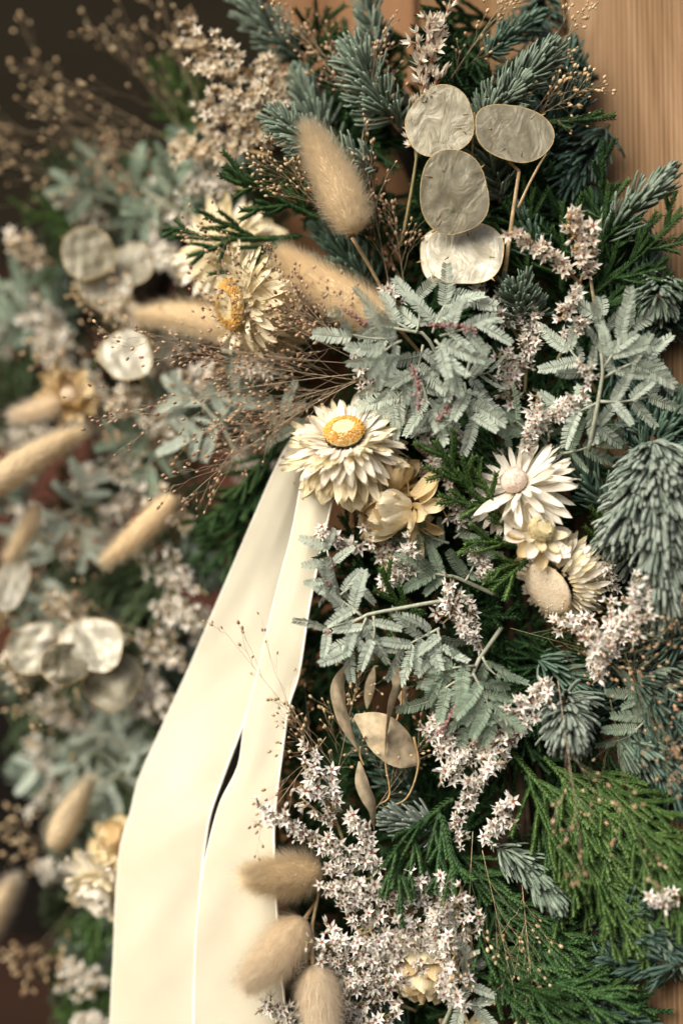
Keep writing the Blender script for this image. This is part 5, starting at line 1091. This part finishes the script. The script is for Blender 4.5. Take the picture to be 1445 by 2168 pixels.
# ---- greenery deep in the wreath that fills the gaps: the sprigs one can make out are things, the rest is one mass
KEEP = {0: 'dark cypress sprig deep between reddish board and bleached statice', 3: 'dark cypress sprig deep between tall white spike and top wood board', 4: 'dark fir sprig deep between top wood board and fir above oval pod', 5: 'dark cypress sprig deep between pale green fir and fir behind bunny tail', 6: 'dark cypress sprig deep between tall white spike and pale green fir', 9: 'dark fir sprig deep between bright upper wood and top wood board', 11: 'dark cypress sprig deep between pale green fir and upright bunny tail', 14: 'dark fir sprig deep between fir above oval pod and bright upper wood', 15: 'dark cypress sprig deep between fir behind bunny tail and upright bunny tail', 16: 'dark cypress sprig deep between pale green fir and round silver pod', 19: 'dark fir sprig deep between oval silver pod and fir above oval pod', 24: 'dark fir sprig deep between fanned fir sprig and oval silver pod', 25: 'dark cypress sprig deep between upright bunny tail and second bunny tail', 26: 'dark cypress sprig deep between lowest silver pod and round silver pod', 27: 'dark cypress sprig deep between oval silver pod and tan statice branch', 28: 'dark cypress sprig deep between thin pod stem and oval silver pod', 29: 'dark fir sprig deep between thin pod stem and oval silver pod', 31: 'dark cypress sprig deep between lowest silver pod and upright bunny tail', 33: 'dark cypress sprig deep between thin pod stem and tan statice branch', 36: 'dark cypress sprig deep between lowest silver pod and second bunny tail', 42: 'dark cypress sprig deep between tan statice branch and pink hearted spike', 44: 'dark fir sprig deep between budded fir tip and fanned fir sprig', 45: 'dark cypress sprig deep between large silvery acacia and second bunny tail', 46: 'dark cypress sprig deep between large silvery acacia and lowest silver pod', 48: 'dark cypress sprig deep between pale stemmed acacia and tan statice branch', 49: 'dark fir sprig deep between pale stemmed acacia and fanned fir sprig', 52: 'dark cypress sprig deep between pink hearted spike and pale stemmed acacia', 53: 'dark cypress sprig deep between pale stemmed acacia and budded fir tip', 57: 'dark cypress sprig deep between pink hearted spike and large silvery acacia', 59: 'dark fir sprig deep between pale stemmed acacia and budded fir tip', 63: 'dark cypress sprig deep between pale stemmed acacia and white daisy flower', 64: 'dark fir sprig deep between pale stemmed acacia and big drooping fir', 66: 'dark cypress sprig deep between fresh cypress tips and large golden centred flower', 69: 'dark fir sprig deep between pale stemmed acacia and yellow button flower', 75: 'dark cypress sprig deep between closed golden bud and fresh cypress tips', 77: 'dark cypress sprig deep between yellow button flower and white daisy flower', 81: 'dark cypress sprig deep between statice on acacia stem and closed golden bud', 85: 'dark cypress sprig deep between closed golden bud and grey acacia stem', 90: 'dark cypress sprig deep between grey acacia stem and ribbon top', 91: 'dark cypress sprig deep between grey acacia stem and statice on acacia stem', 95: 'dark cypress sprig deep between dried beige leaves and statice on acacia stem', 96: 'dark cypress sprig deep between statice on acacia stem and drooping acacia', 97: 'dark cypress sprig deep between drooping acacia and sideways strawflower', 99: 'dark fir sprig deep between shaded fir by wood and sideways strawflower', 100: 'dark cypress sprig deep between grey acacia stem and dried beige leaves', 101: 'dark cypress sprig deep between grey acacia stem and drooping acacia', 102: 'dark cypress sprig deep between sideways strawflower and statice on acacia stem', 105: 'dark cypress sprig deep between statice touching the ribbon and statice by the ribbon', 106: 'dark cypress sprig deep between dried beige leaves and drooping acacia', 109: 'dark fir sprig deep between frosted fir tuft and big pinkish statice', 110: 'dark cypress sprig deep between statice touching the ribbon and grey acacia stem', 111: 'dark cypress sprig deep between drooping acacia and dark cypress fingers', 114: 'dark fir sprig deep between shaded fir by wood and big pinkish statice', 115: 'dark cypress sprig deep between dried beige leaves and uppermost ribbon bunny tail', 118: 'dark cypress sprig deep between frosted fir tuft and bright cypress fan', 119: 'dark fir sprig deep between shaded fir by wood and frosted fir tuft', 120: 'dark cypress sprig deep between statice touching the ribbon and dried beige leaves', 122: 'dark cypress sprig deep between dried beige leaves and curved fir sprig', 124: 'dark fir sprig deep between shaded fir by wood and bright cypress fan', 125: 'dark cypress sprig deep between uppermost ribbon bunny tail and dark cypress fingers', 127: 'dark cypress sprig deep between dark cypress fingers and dried beige leaves', 130: 'dark cypress sprig deep between dark cypress fingers and dense white statice', 131: 'dark cypress sprig deep between dark cypress fingers and statice touching the ribbon', 135: 'dark cypress sprig deep between uppermost ribbon bunny tail and statice touching the ribbon', 136: 'dark cypress sprig deep between dark cypress fingers and curved fir sprig', 140: 'dark cypress sprig deep between uppermost ribbon bunny tail and middle ribbon bunny tail', 142: 'dark cypress sprig deep between curved fir sprig and hanging cream bud', 145: 'dark cypress sprig deep between dense white statice and middle ribbon bunny tail', 149: 'dark fir sprig deep between lower wood corner and bright cypress fan', 154: 'dark fir sprig deep between lower wood corner and dark bottom cypress', 155: 'dark cypress sprig deep between lowest ribbon bunny tail and middle ribbon bunny tail', 157: 'dark cypress sprig deep between hanging cream bud and dense white statice', 161: 'dark cypress sprig deep between hanging cream bud and lowest ribbon bunny tail', 163: 'dark cypress sprig deep between lower wood corner and dark bottom cypress', 170: 'blurred cypress sprig deep between blurred grey acacia and yellowish pods', 171: 'blurred cypress sprig deep between blurred grey acacia and pale blurred strawflower', 173: 'blurred fir sprig deep between pale blurred strawflower and bleached statice', 174: 'blurred cypress sprig deep between upright bunny tail and fir behind bunny tail', 175: 'blurred cypress sprig deep between blurred grey acacia and border acacia', 179: 'blurred cypress sprig deep between pale blurred strawflower and upright bunny tail', 180: 'blurred cypress sprig deep between yellowish pods and border acacia', 181: 'blurred fir sprig deep between blurred grey acacia and yellowish pods', 185: 'blurred fir sprig deep between border acacia and yellowish pods', 186: 'blurred cypress sprig deep between single white pod and yellowish pods', 190: 'blurred cypress sprig deep between border acacia and single white pod', 191: 'blurred cypress sprig deep between brownish strawflower and border acacia', 192: 'blurred dusty statice sprig deep between blurred leaning bunny tail and single white pod', 194: 'blurred cypress sprig deep between mauve seed grass and large golden centred flower', 195: 'blurred cypress sprig deep between brownish strawflower and big blurred bunny tail', 197: 'blurred fir sprig deep between mauve seed grass and blurred leaning bunny tail', 198: 'blurred cypress sprig deep between large golden centred flower and ribbon top', 200: 'blurred dusty statice sprig deep between big blurred bunny tail and brownish strawflower', 201: 'blurred fir sprig deep between short tan bunny tail and brownish strawflower', 202: 'blurred cypress sprig deep between ribbon top and mauve seed grass', 205: 'blurred fir sprig deep between big blurred bunny tail and slanted pale pod', 206: 'blurred cypress sprig deep between short tan bunny tail and brownish strawflower', 207: 'blurred cypress sprig deep between short tan bunny tail and ribbon top', 208: 'blurred dusty statice sprig deep between ribbon top and mauve seed grass', 210: 'blurred cypress sprig deep between slanted pale pod and big blurred bunny tail', 211: 'blurred cypress sprig deep between big blurred bunny tail and short tan bunny tail', 212: 'blurred cypress sprig deep between ribbon top and statice by the ribbon', 213: 'blurred fir sprig deep between statice by the ribbon and short tan bunny tail', 215: 'blurred cypress sprig deep between slanted pale pod and short tan bunny tail', 219: 'blurred cypress sprig deep between short tan bunny tail and statice by the ribbon', 221: 'blurred fir sprig deep between slanted pale pod and short tan bunny tail', 224: 'blurred dusty statice sprig deep between statice by the ribbon and short tan bunny tail', 225: 'blurred fir sprig deep between crumpled white pods and slanted pale pod', 229: 'blurred fir sprig deep between statice by the ribbon and crumpled white pods', 230: 'blurred cypress sprig deep between blue grey acacia and crumpled white pods', 232: 'blurred dusty statice sprig deep between blue grey acacia and crumpled white pods', 233: 'blurred fir sprig deep between blue grey acacia and ribbon bend', 235: 'blurred cypress sprig deep between blue grey acacia and grey bunny tail', 237: 'blurred fir sprig deep between blue grey acacia and grey bunny tail', 240: 'blurred dusty statice sprig deep between grey bunny tail and blue grey acacia', 255: 'blurred cypress sprig deep between cream gold flower and foot of the ribbon', 257: 'blurred fir sprig deep between foot of the ribbon and grey bunny tail', 260: 'blurred cypress sprig deep between foot of the ribbon and grey bunny tail', 265: 'blurred fir sprig deep between foot of the ribbon and cream gold flower'}
#KEEP#
FILL = {}
g = np.random.default_rng(5)
bags = {'cyp_dark': Acc(), 'fir_gap_shade': Acc(), 'cyp_far': Acc(), 'fir_far': Acc()}
def fill(k, kind, b, t):
    lab = KEEP.get(k)
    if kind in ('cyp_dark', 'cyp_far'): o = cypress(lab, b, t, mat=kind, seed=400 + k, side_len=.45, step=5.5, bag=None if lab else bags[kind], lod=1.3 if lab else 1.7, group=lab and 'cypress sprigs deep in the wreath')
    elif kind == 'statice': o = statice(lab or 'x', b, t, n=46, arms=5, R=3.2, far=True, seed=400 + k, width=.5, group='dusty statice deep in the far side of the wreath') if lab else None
    else: o = fir(lab, b, t, mat='fir' if kind == 'fir_far' else 'fir_gap_shade', nl=15, dens=4.5, seed=400 + k, bag=None if lab else bags[kind], group=lab and 'fir sprigs deep in the wreath')
    if o: FILL[o.name] = (k, kind)
XR = [(0, 640, 1180), (300, 700, 1200), (600, 760, 1360), (1000, 800, 1400), (1250, 720, 1430), (1450, 680, 1430), (1600, 640, 1400), (1900, 650, 1360), (2250, 660, 1300)]
k = 0
for py in np.linspace(100, 2240, 34):
    lo = np.interp(py, [q[0] for q in XR], [q[1] for q in XR]); hi = np.interp(py, [q[0] for q in XR], [q[2] for q in XR])
    for f in (.05, .3, .55, .8, .98):
        px = lo + (hi - lo) * np.clip(f + g.normal(0, .1), 0, 1); an = g.uniform(0, 360); ln = g.uniform(150, 230)
        c = np.array([px, py + g.normal(0, 20)]); h = np.array([math.cos(rad(an)), math.sin(rad(an))]) * ln / 2
        b, t = c - h, c + h
        fill(k, 'cyp_dark' if k % 5 < 4 else 'fir_gap_shade', P(*b, 44, 12), P(*t, max(g.uniform(10, 30), 30 if px < 800 else 0), 10))
        k += 1
for py in np.linspace(380, 2120, 20):
    lo = np.interp(py, [380, 600, 900, 1400, 1700, 2120], [180, 60, 20, 40, 130, 190]); hi = np.interp(py, [380, 700, 1000, 1250, 1500, 1700, 2120], [640, 660, 600, 440, 360, 300, 260])
    for f in (.05, .3, .55, .8, 1):
        px = lo + (hi - lo) * np.clip(f + g.normal(0, .1), 0, 1); an = g.uniform(0, 360); ln = g.uniform(130, 200)
        c = np.array([px, py + g.normal(0, 20)]); h = np.array([math.cos(rad(an)), math.sin(rad(an))]) * ln / 2
        b, t = c - h, c + h
        if k % 4 in (0, 2, 3) and k % 8: fill(k, 'cyp_far', P(*b, 84), P(*t, 66))
        elif k % 4 == 1: fill(k, 'fir_far', P(*b, 80), P(*t, 62))
        else: fill(k, 'statice', P(*b, 76), P(*t, 60))
        k += 1
for kind, lab in (('cyp_dark', 'dark cypress greenery packed deep in the gaps of the near side'), ('fir_gap_shade', 'dark fir greenery packed deep in the gaps of the near side'), ('cyp_far', 'blurred cypress greenery packed deep in the far side'), ('fir_far', 'blurred fir greenery packed deep in the far side')):
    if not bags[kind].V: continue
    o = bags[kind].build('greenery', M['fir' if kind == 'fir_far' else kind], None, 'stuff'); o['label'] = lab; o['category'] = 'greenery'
